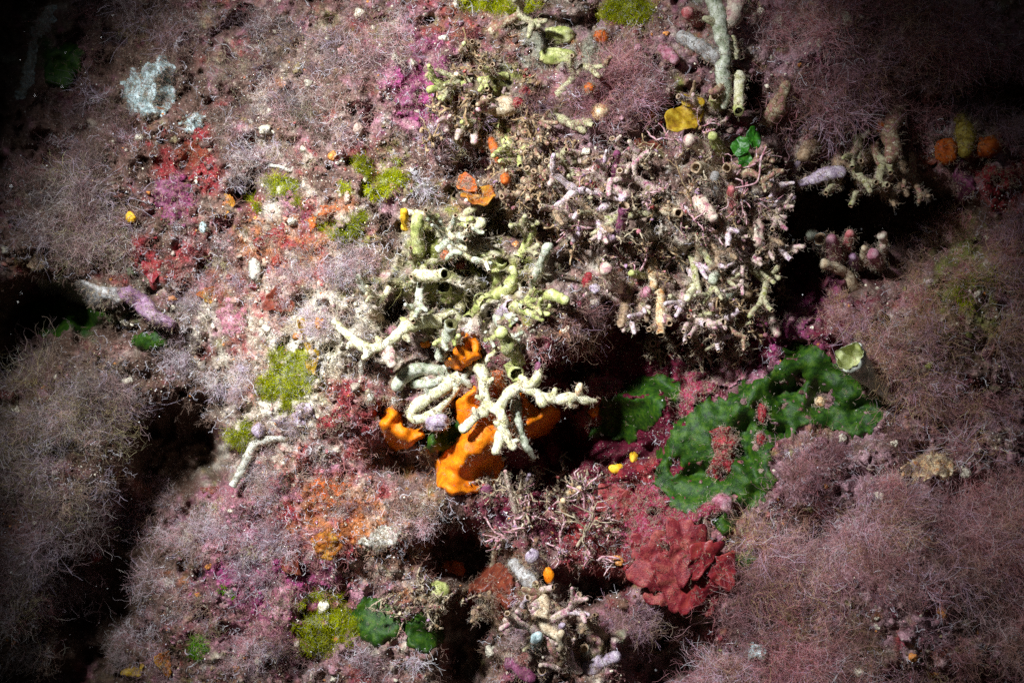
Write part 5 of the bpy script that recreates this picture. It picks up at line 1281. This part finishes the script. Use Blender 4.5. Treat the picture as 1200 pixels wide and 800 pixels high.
for (mt, cu, cv, ru, rv, n, L, rad, lean, lab, grp) in TWIGS:
    us, vs_ = in_ring(n, cu, cv, ru, rv)
    for u, v in zip(us, vs_):
        f_ = random.uniform(.7, 1.25)
        head = ("small " if f_ < .88 else "tall " if f_ > 1.08 else "") + {'twig_brown': 'brown', 'twig_pink': 'pinkish', 'twig_cream': 'cream'}[mt] + (" gnarled" if "gnarled" in lab else " hanging" if "hanging" in lab else " fine" if "fine" in lab else "") + " twigs"
        twig(mt, u, v, L * f_, rad * random.uniform(.75, 1.2), lean, where(u, v, head), grp)
tw = twig('twig_cream', 676, 640, 44, 1.5, (.1, .6), "cream antler like twig spreading upward right of the dark cleft", None, .4, ((4, .6), (5, 5, .8), (2, 3, .5)), .16)
tw = twig('twig_cream', 700, 246, 26, 1.3, (-.8, .1), "small pale fan of fine twigs left of the white tipped lilac finger", None, .0, ((4, .8), (6, 4, .7)), .12)

# ------------------------------------------------------------------ nodules and grains on the rock
def scatter(n, boxes=None):
    u = rng.uniform(-60, 1260, n); v = rng.uniform(-50, 850, n)
    return u, v


def nodules(n, base, rmin, rmax, col_fn, name, label, u=None, v=None, bumpy=.25, lift=.35, at=None):
    n = len(u)
    V0, F0 = base
    r = rmin + (rmax - rmin) * rng.uniform(0, 1, n) ** 2.2
    sc = rng.uniform(.65, 1.3, (n, 1, 3))
    q = unit(rng.normal(size=(n, 3))); w = rng.uniform(0, 2 * np.pi, n)
    K = np.zeros((n, 3, 3)); K[:, 0, 1], K[:, 0, 2], K[:, 1, 0], K[:, 1, 2], K[:, 2, 0], K[:, 2, 1] = -q[:, 2], q[:, 1], q[:, 2], -q[:, 0], -q[:, 1], q[:, 0]
    Rm = np.eye(3) + np.sin(w)[:, None, None] * K + (1 - np.cos(w))[:, None, None] * (K @ K)
    V = V0[None] * (1 + bumpy * rng.normal(size=(n, len(V0), 1))).clip(.4, 1.7) * sc
    V = np.einsum('nij,nkj->nki', Rm, V) * (r * S)[:, None, None] + (P(u, v, H(u, v) + lift * r) if at is None else at)[:, None]
    F = (F0[None] + (np.arange(n) * len(V0))[:, None, None]).reshape(-1, 3)
    C = np.repeat(col_fn(u, v)[:, None], len(V0), 1) * rng.uniform(.7, 1.35, (n, 1, 1))
    return tag(link(name, V.reshape(-1, 3), F, M['nodule'], colors=C.reshape(-1, 3)), label, None, None, "stuff")


def nod_col(u, v):
    c = wall_color(u + rng.normal(0, 25, len(u)), v + rng.normal(0, 25, len(u)), 7.0)
    k = rng.uniform(0, 1, len(u))
    c = np.where((k < .16)[:, None], np.array([.52, .47, .36]), c)
    c = np.where(((k > .16) & (k < .2))[:, None], np.array([.5, .2, .05]), c)
    return c * 1.15


u1, v1 = scatter(14000); k1 = is_clear(u1, v1) & (np.exp(-((u1 - 725) / 95) ** 2 - ((v1 - 470) / 80) ** 2) < rng.uniform(.1, 1.0, len(u1))) & (H(u1, v1) > -45)
nodules(0, ICO2, 1.2, 6.5, nod_col, "encrusting_nodules", "countless small crusted knobs covering the rock", u1[k1][:1700], v1[k1][:1700])
ICO1 = ico(1)
nodules(0, ICO1, .8, 2.8, nod_col, "small_nodules", "tiny crusted knobs and lumps covering the rock between the larger growths", u1[k1][1700:], v1[k1][1700:], .3)
OCT = (np.array([[1, 0, 0], [-1, 0, 0], [0, 1, 0], [0, -1, 0], [0, 0, 1], [0, 0, -1]], float), np.array([[0, 2, 4], [2, 1, 4], [1, 3, 4], [3, 0, 4], [2, 0, 5], [1, 2, 5], [3, 1, 5], [0, 3, 5]]))
bud = np.vstack(BUD); bud = bud[rng.integers(0, len(bud), 2400)]
BC = np.array([[.34, .22, .12], [.46, .38, .25], [.17, .09, .05], [.40, .15, .17], [.34, .2, .3], [.24, .15, .07], [.3, .06, .05]])
nodules(0, ICO1, .8, 3.0, lambda u, v: BC[rng.integers(0, len(BC), len(u))], "twig_buds", "small knobs and polyps crowding the twigs", bud[:, 0], bud[:, 2], .3, at=bud)
u2, v2 = scatter(62000)
k2 = rng.uniform(0, 1, len(u2)) < (.3 + .7 * np.exp(-((u2 - 480) / 330) ** 2 - ((v2 - 400) / 330) ** 2)) * np.clip(.75 + .8 * fbm(u2 / 22, v2 / 22, None, 2, 66), .08, 1.4) * np.where(H(u2, v2) < -70, .15, 1)
k2 &= is_clear(u2, v2) | (rng.uniform(0, 1, len(u2)) < .06)
u2, v2 = u2[k2], v2[k2]
GR = np.array([[.84, .82, .76], [.84, .82, .76], [.8, .76, .66], [.78, .66, .34], [.6, .3, .32], [.72, .7, .78]])
nodules(0, OCT, .3, 1.15, lambda u, v: GR[rng.integers(0, len(GR), len(u))] * rng.uniform(.6, 1.0, (len(u), 1)), "shell_grit", "white shell grit and sand grains lying on the growths", u2, v2, .2,
        at=P(u2, v2, H(u2, v2) + 1 + rng.uniform(0, 1, len(u2)) ** 2 * 13))

# ------------------------------------------------------------------ feathery and fuzzy seaweeds
def feathery(name, label, cat, ells, gap, per, L, col, tip, w=.33, curl=.38, spec=((6, 1.0), (3, 4, .6), (2, 3, .4)), group=None, kind=None, spread=.75, up=.1, clear=True, edge=1.0, lift=0.0, dist=None, nm_mix=True):
    """tufts of branched threads rooted on the wall inside soft ellipses"""
    gap, per = gap * .92, per * 1.5
    us, vs_ = [], []
    for (cu, cv, ru, rv) in ells:
        n = int(np.pi * ru * rv / gap ** 2) + 1
        u, v = in_ring(n, cu, cv, ru, rv)
        us.append(u); vs_.append(v)
    u, v = np.concatenate(us), np.concatenate(vs_)
    ok = np.ones(len(u), bool)
    if clear: ok &= is_clear(u, v)
    ok &= (fbm(u / 38, v / 38, None, 2, 61) > -0.10 * edge) & (worley(u / 34 + fbm(u / 25, v / 25, None, 2, 3), v / 34, 19) < .5 + .25 * vnoise(u / 90, v / 90, None, 73))
    u, v = u[ok], v[ok]
    if not len(u): return None
    nt = len(u)
    tone = np.exp(.38 * rng.normal(size=nt)).clip(.4, 1.9) * (1 + .6 * fbm(u / 45, v / 45, None, 3, 63)).clip(.55, 1.5); size = rng.uniform(.35, 1.35, nt) * (1 + .35 * vnoise(u / 50, v / 50, None, 74))
    n0 = slope_normal(u, v)
    m = rng.poisson(per, nt) + 2
    own = np.repeat(np.arange(nt), m)
    ru_ = u[own] + rng.normal(0, gap * .42, len(own)); rv_ = v[own] + rng.normal(0, gap * .42, len(own))
    if clear:
        k = is_clear(ru_, rv_); own, ru_, rv_ = own[k], ru_[k], rv_[k]
    root = P(ru_, rv_, H(ru_, rv_) - 1 + lift * rng.uniform(0, 1, len(own)) * size[own])
    d = n0[own] * .8 + np.array([0, -.25, up]) + spread * rng.normal(size=(len(own), 3))
    d[:, 1] = np.minimum(d[:, 1], .15)
    Ls = L * S * size[own] * rng.uniform(.6, 1.25, len(own))
    c = np.array(col) * tone[own][:, None] * rng.uniform(.85, 1.15, (len(own), 3)); tp = np.array(tip) * tone[own][:, None]
    ks = rng.uniform(0, 1, len(own)) < .07 + .25 * np.clip(fbm(u / 24, v / 24, None, 2, 64), 0, 1)[own]
    c[ks] = np.array([.46, .43, .44]) * tone[own][ks][:, None]; tp[ks] = np.array([.74, .72, .75]) * tone[own][ks][:, None]
    wc = wall_color(u, v)[own]
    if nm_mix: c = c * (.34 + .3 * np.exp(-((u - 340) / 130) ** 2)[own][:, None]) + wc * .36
    if nm_mix:
        kt = rng.integers(0, len(MIX), nt)[own]; am = (rng.uniform(.15, .8, nt)[own])[:, None]
        c = c * (1 - am) + .55 * np.array(MIX)[kt, 0] * tone[own][:, None] * am; tp = tp * (1 - am) + np.array(MIX)[kt, 1] * tone[own][:, None] * am
    if dist is not None:
        kk = rng.uniform(0, 1, len(own)) < dist[0]
        c[kk] = np.array(dist[1]) * tone[own][kk][:, None]; tp[kk] = np.array(dist[2]) * tone[own][kk][:, None]
    o = P(u.mean(), v.mean(), float(Hs(u.mean(), v.mean())))
    if nm_mix:
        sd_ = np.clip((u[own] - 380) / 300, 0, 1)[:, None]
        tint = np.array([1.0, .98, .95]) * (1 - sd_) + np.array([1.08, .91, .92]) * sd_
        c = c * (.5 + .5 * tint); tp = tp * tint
    more = []
    if nm_mix and L > 12:                # stiffer pale sprays that stand out of the soft mass, here and there
        q = rng.permutation(nt)[:max(2, nt // 7)]
        ow = np.repeat(q, 12)
        un, vn = u[ow] + rng.normal(0, 2, len(ow)), v[ow] + rng.normal(0, 2, len(ow))
        dd = n0[ow] * .7 + np.array([0, -.2, up]) + .85 * rng.normal(size=(len(ow), 3)); dd[:, 1] = np.minimum(dd[:, 1], .1)
        pc = np.array([.44, .36, .39]) * tone[ow][:, None]; pt = np.array([.8, .72, .8]) * tone[ow][:, None] * np.where((u[ow] > 560)[:, None], np.array([1.02, .8, .92]), np.array([.95, .97, 1.04]))
        more = [(P(un, vn, H(un, vn) + 4), dd, L * S * size[ow] * rng.uniform(.8, 1.5, len(ow)), pc, pt, 0.36 * S, [(7, 1.0), (4, 4, .42)], .15)]
    return tag(threads(name, root, d, Ls, c, tp, w * S, list(spec), curl, o, more), label, cat, group, kind)


MIX = [((.5, .2, .2), (.74, .48, .52)), ((.38, .24, .29), (.68, .56, .66)), ((.24, .14, .09), (.44, .34, .26)), ((.26, .24, .08), (.46, .44, .24)), ((.2, .06, .06), (.44, .22, .24)), ((.36, .27, .22), (.72, .68, .68)), ((.42, .19, .21), (.66, .46, .5))]
MAUVE, MTIP = (.34, .205, .17), (.58, .45, .44)
GREYB, GTIP = (.29, .22, .17), (.58, .53, .51)
LIT, LTIP = (.5, .39, .33), (.84, .79, .76)
OLV, OTIP = (.26, .21, .10), (.48, .42, .30)
SEAWEED = [
    ("feathery_seaweed", "big mauve brown feathery seaweed filling the upper right corner", [(1030, 55, 175, 85), (970, 110, 90, 60), (1120, 40, 100, 60), (930, 40, 70, 60)], 13, 13, 30, MAUVE, MTIP, {}),
    ("feathery_seaweed", "tall mauve feathery seaweed on the right, beside the pale funnel", [(1120, 380, 100, 120), (1060, 420, 50, 70), (1150, 300, 60, 60), (1100, 500, 90, 50)], 13, 13, 28, MAUVE, MTIP, dict(dist=(.25, OLV, OTIP))),
    ("feathery_seaweed", "largest pinkish brown feathery cushion filling the lower right corner", [(1060, 700, 210, 110), (900, 740, 100, 75), (1150, 620, 70, 70), (960, 640, 90, 40)], 12.5, 14, 33, (.33, .20, .165), (.56, .44, .43), {}),
    ("feathery_seaweed", "pinkish feathery ledge growth below the large green crust at the right", [(960, 550, 85, 32), (1050, 550, 60, 30)], 11, 12, 22, (.37, .22, .19), (.58, .46, .44), {}),
    ("feathery_seaweed", "round mauve feathery tuft at the top, left of the ochre yellow blade", [(690, 105, 62, 42), (655, 120, 40, 30), (735, 85, 40, 40), (655, 190, 30, 22)], 11, 13, 26, (.36, .19, .18), (.62, .45, .48), {}),
    ("feathery_seaweed", "grey lilac feathery seaweed on the dim slope right of the chalky blue white patch", [(370, 110, 85, 60), (330, 60, 80, 40), (430, 60, 60, 50), (300, 150, 50, 40)], 14, 11, 26, GREYB, GTIP, {}),
    ("feathery_seaweed", "grey brown feathery seaweed at the left edge above the purple ridge", [(80, 240, 72, 55), (100, 290, 55, 25)], 12, 12, 28, GREYB, GTIP, {}),
    ("feathery_seaweed", "dim brown feathery growth along the top left edge", [(180, 30, 150, 40), (110, 140, 60, 50)], 16, 9, 24, (.2, .14, .12), (.4, .32, .34), {}),
    ("feathery_seaweed", "grey feathery cushion at the left edge below the green crusts", [(75, 470, 75, 50), (60, 540, 70, 50), (120, 440, 50, 30)], 12, 13, 28, GREYB, GTIP, dict(dist=(.15, OLV, OTIP))),
    ("feathery_seaweed", "grey lilac feathery mass in the lower left corner", [(50, 640, 70, 80), (40, 740, 60, 60), (90, 580, 60, 40)], 13, 13, 30, GREYB, (.46, .41, .43), {}),
    ("feathery_seaweed", "brown reddish feathery seaweed between the two dark holes at the lower left", [(160, 600, 50, 45), (120, 600, 40, 30)], 12, 12, 24, (.22, .13, .11), (.44, .34, .36), {}),
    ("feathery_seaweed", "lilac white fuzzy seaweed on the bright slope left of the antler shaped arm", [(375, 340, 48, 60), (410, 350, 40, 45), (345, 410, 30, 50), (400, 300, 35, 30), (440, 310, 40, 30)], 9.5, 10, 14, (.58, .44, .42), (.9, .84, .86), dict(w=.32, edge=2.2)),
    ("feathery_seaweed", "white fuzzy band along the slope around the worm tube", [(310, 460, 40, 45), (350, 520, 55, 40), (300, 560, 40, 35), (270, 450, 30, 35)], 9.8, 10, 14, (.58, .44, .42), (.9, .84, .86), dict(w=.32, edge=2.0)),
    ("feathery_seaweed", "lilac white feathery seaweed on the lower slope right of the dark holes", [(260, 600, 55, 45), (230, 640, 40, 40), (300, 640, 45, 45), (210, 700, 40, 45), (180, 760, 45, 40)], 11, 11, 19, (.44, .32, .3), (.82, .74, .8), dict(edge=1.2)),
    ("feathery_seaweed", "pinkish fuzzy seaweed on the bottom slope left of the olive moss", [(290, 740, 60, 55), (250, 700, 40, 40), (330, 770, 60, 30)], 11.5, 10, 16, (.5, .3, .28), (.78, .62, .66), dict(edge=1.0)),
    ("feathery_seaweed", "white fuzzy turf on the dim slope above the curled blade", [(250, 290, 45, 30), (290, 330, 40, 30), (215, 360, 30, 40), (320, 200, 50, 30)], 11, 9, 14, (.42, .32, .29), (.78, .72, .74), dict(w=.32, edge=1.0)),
    ("feathery_seaweed", "brown fuzzy tuft with pale threads right of the lilac white cup", [(655, 385, 34, 32), (630, 400, 30, 24), (675, 378, 22, 24)], 10, 11, 22, (.28, .18, .07), (.58, .48, .32), dict(w=.36)),
    ("feathery_seaweed", "white feathery tuft of stiff threads near the top centre", [(494, 208, 15, 17)], 9, 9, 24, (.38, .4, .44), (.66, .7, .76), dict(curl=.16, w=.5, clear=False, lift=6)),
    ("feathery_seaweed", "grey white feathery growth on the ledge right of the white stiff tuft", [(530, 165, 34, 30), (500, 170, 20, 30), (555, 110, 16, 50)], 10, 11, 16, (.36, .32, .28), (.7, .7, .7), {}),
    ("feathery_seaweed", "lilac fuzzy growth over the left side of the bottom mound", [(604, 690, 16, 36), (615, 740, 30, 30), (600, 660, 16, 14)], 8, 12, 17, (.36, .27, .26), (.7, .62, .66), {}),
    ("feathery_seaweed", "white tufted cap on the dark knob right of the bottom mound", [(735, 718, 30, 18), (700, 728, 20, 12), (755, 740, 14, 24)], 8, 12, 17, (.34, .24, .24), (.68, .58, .62), {}),
    ("feathery_seaweed", "lilac white feathery tuft at the bottom edge below the dark green blades", [(470, 770, 50, 32), (440, 740, 20, 20)], 9, 12, 19, (.36, .28, .3), (.7, .64, .72), {}),
    ("feathery_seaweed", "drooping lilac white tuft below the right end of the purple plate", [(208, 408, 16, 20), (205, 425, 20, 12)], 8, 12, 18, (.38, .34, .36), (.72, .68, .74), dict(up=-.5)),
    ("feathery_seaweed", "lilac feathery tuft in the dark hollow on the left", [(188, 470, 22, 18), (240, 470, 20, 18)], 9, 11, 17, (.3, .22, .26), (.6, .5, .6), {}),
    ("feathery_seaweed", "brown olive fuzz hanging at the right end of the coral fingers", [(872, 290, 28, 40), (880, 250, 20, 20)], 10, 12, 20, (.26, .18, .08), (.44, .34, .2), dict(w=.36)),
    ("feathery_seaweed", "brown fuzz around the tubes inside the antler shaped arm", [(470, 320, 50, 28), (500, 350, 40, 20), (450, 350, 40, 25), (480, 420, 40, 14)], 9, 11, 12, (.34, .27, .17), (.62, .56, .42), dict(w=.36)),
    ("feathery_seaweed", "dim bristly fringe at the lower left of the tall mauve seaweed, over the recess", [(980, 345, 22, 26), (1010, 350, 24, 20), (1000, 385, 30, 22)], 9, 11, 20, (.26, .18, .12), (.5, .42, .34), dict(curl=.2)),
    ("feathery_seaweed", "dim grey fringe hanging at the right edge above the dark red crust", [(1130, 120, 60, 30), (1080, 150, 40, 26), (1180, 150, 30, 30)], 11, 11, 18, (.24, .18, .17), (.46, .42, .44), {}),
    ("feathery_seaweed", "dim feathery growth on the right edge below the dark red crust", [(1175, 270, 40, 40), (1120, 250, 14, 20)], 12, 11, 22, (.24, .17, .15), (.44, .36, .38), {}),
    ("feathery_seaweed", "brown fuzz on the rubble left of the largest orange sponge", [(450, 590, 60, 35), (420, 560, 40, 30), (500, 610, 35, 30)], 9, 10, 12, (.3, .23, .2), (.56, .5, .46), dict(w=.36)),
]
for lab, ells in [
    ("upper patch of olive green moss beside the white stiff tuft", [(440, 205, 34, 31), (424, 218, 29, 16)]),
    ("olive green moss patch on the lit slope above the orange red streak", [(322, 236, 29, 13), (332, 218, 21, 10)]),
    ("olive green moss patch on the lit slope right of the orange red streak", [(396, 266, 26, 16), (412, 258, 16, 13)]),
    ("tall olive green moss patch on the lit slope above the worm tube", [(342, 436, 26, 36), (324, 462, 23, 23)]),
    ("small olive green moss patch at the upper end of the worm tube", [(288, 500, 18, 21)]),
    ("olive green moss patch at the bottom left of the dark green blade", [(384, 728, 42, 39)]),
    ("small bright green moss tuft low on the left slope", [(234, 757, 12, 12)]),
    ("small bright green moss tuft on the left slope below the pink fuzz", [(264, 698, 12, 12)]),
    ("dim olive moss on the tall mauve seaweed at the right edge", [(1152, 330, 34, 39)]),
    ("olive moss on the dark ledge at the top, right of centre", [(585, 6, 52, 13), (735, 14, 31, 16)]),
]:
    br = "bright" in lab
    if 'dim' not in lab:
        for (cu_, cv_, ru_, rv_) in ells:
            for f_ in (-.6, -.3, 0, .3, .6):
                keep_clear(cu_ + f_ * ru_ * (ru_ > rv_), cv_ + f_ * rv_ * (rv_ >= ru_), .8 * min(ru_, rv_))
    feathery("moss", lab, "moss", ells, 3.3, 9, 8, (.12, .26, .01) if br else (.25, .28, .03), (.22, .42, .02) if br else (.44, .45, .10), w=.27, curl=.2, spec=((3, 1.0), (2, 2, .6)), clear=False, edge=5, spread=.5, nm_mix=False)

for (nm, lab, ells, gap, per, L, c, tp, kw) in SEAWEED:
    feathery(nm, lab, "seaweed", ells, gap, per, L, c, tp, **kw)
# thin turf over everything else, on the rock and on the growths
n = 62000
u3, v3 = scatter(n)
lit = np.exp(-((u3 - 450) / 330) ** 2 - ((v3 - 420) / 420) ** 2)
deep = np.exp(-((u3 - 725) / 95) ** 2 - ((v3 - 470) / 80) ** 2) + np.exp(-((u3 - 900) / 60) ** 2 - ((v3 - 390) / 50) ** 2)
k3 = is_clear(u3, v3) & (deep < rng.uniform(.2, 1.0, n)) & (H(u3, v3) > -80) & (fbm(u3 / 26, v3 / 26, None, 3, 71) > -.02 - .35 * lit)
u3, v3 = u3[k3], v3[k3]
cw = wall_color(u3, v3) * .95 + np.array([.07, .05, .04])
d3 = slope_normal(u3, v3) + .6 * rng.normal(size=(len(u3), 3)); d3[:, 1] = np.minimum(d3[:, 1], 0)
tag(threads("thin_turf", P(u3, v3, H(u3, v3) - .5), d3, rng.uniform(4, 11, len(u3)) * (1 + .7 * lit[k3]) * S, cw, cw * .75 + np.array([.24, .21, .19]), 0.42 * S, [(4, 1.0), (3, 3, .6)], .4), "thin fuzzy turf of short threads over the bare rock", None, None, "stuff")

fp, fn = [], []
for (V_, N_, k_) in FUZZ:
    m = int(max(6, len(V_) * .55) * k_)
    if len(V_) and m:
        q = rng.integers(0, len(V_), m); fp.append(V_[q]); fn.append(N_[q])
fp, fn = np.vstack(fp), np.vstack(fn)
cf = np.array([.34, .26, .19]) * rng.uniform(.6, 1.3, (len(fp), 1)) * rng.uniform(.85, 1.15, (len(fp), 3))
tag(threads("overgrowth", fp, fn + .55 * rng.normal(size=fn.shape), rng.uniform(2.5, 8, len(fp)) * S, cf, cf * .5 + np.array([.38, .36, .34]), 0.36 * S, [(4, 1.0), (2, 3, .6)], .4), "short fuzz growing on the coral fingers and crusts", None, None, "stuff")

# bright curled threads that catch the strobe
n = 9500
u4, v4 = scatter(n)
k4 = is_clear(u4, v4) & (rng.uniform(0, 1, n) < .4 + .6 * np.exp(-((u4 - 420) / 300) ** 2 - ((v4 - 430) / 360) ** 2)) & (H(u4, v4) > -60)
u4, v4 = u4[k4], v4[k4]
d4 = slope_normal(u4, v4) + .8 * rng.normal(size=(len(u4), 3)); d4[:, 1] = np.minimum(d4[:, 1], -.1)
c4 = np.array([.72, .69, .73]) * rng.uniform(.45, 1.15, (len(u4), 1))
tag(threads("pale_threads", P(u4, v4, H(u4, v4) + 3 + rng.uniform(0, 16, len(u4)) * (rng.uniform(0, 1, len(u4)) < .6)), d4, rng.uniform(7, 19, len(u4)) * S, c4, c4, 0.6 * S, [(7, 1.0), (2, 4, .5)], .5), "scattered white curled threads on the turf", None, None, "stuff")

# specks drifting in the water between the lens and the wall
n = 420
h6 = rng.uniform(40, 420, n); k6 = D / (D - h6 * S)
u6, v6 = 600 + rng.uniform(-640, 640, n), 400 + rng.uniform(-440, 440, n)
nodules(n, ICO1, .25, .75, lambda u, v: np.full((len(u), 3), .5), "drifting_specks", "tiny pale specks drifting in the water in front of the wall", u6, v6, .2, at=P(u6, v6, h6))
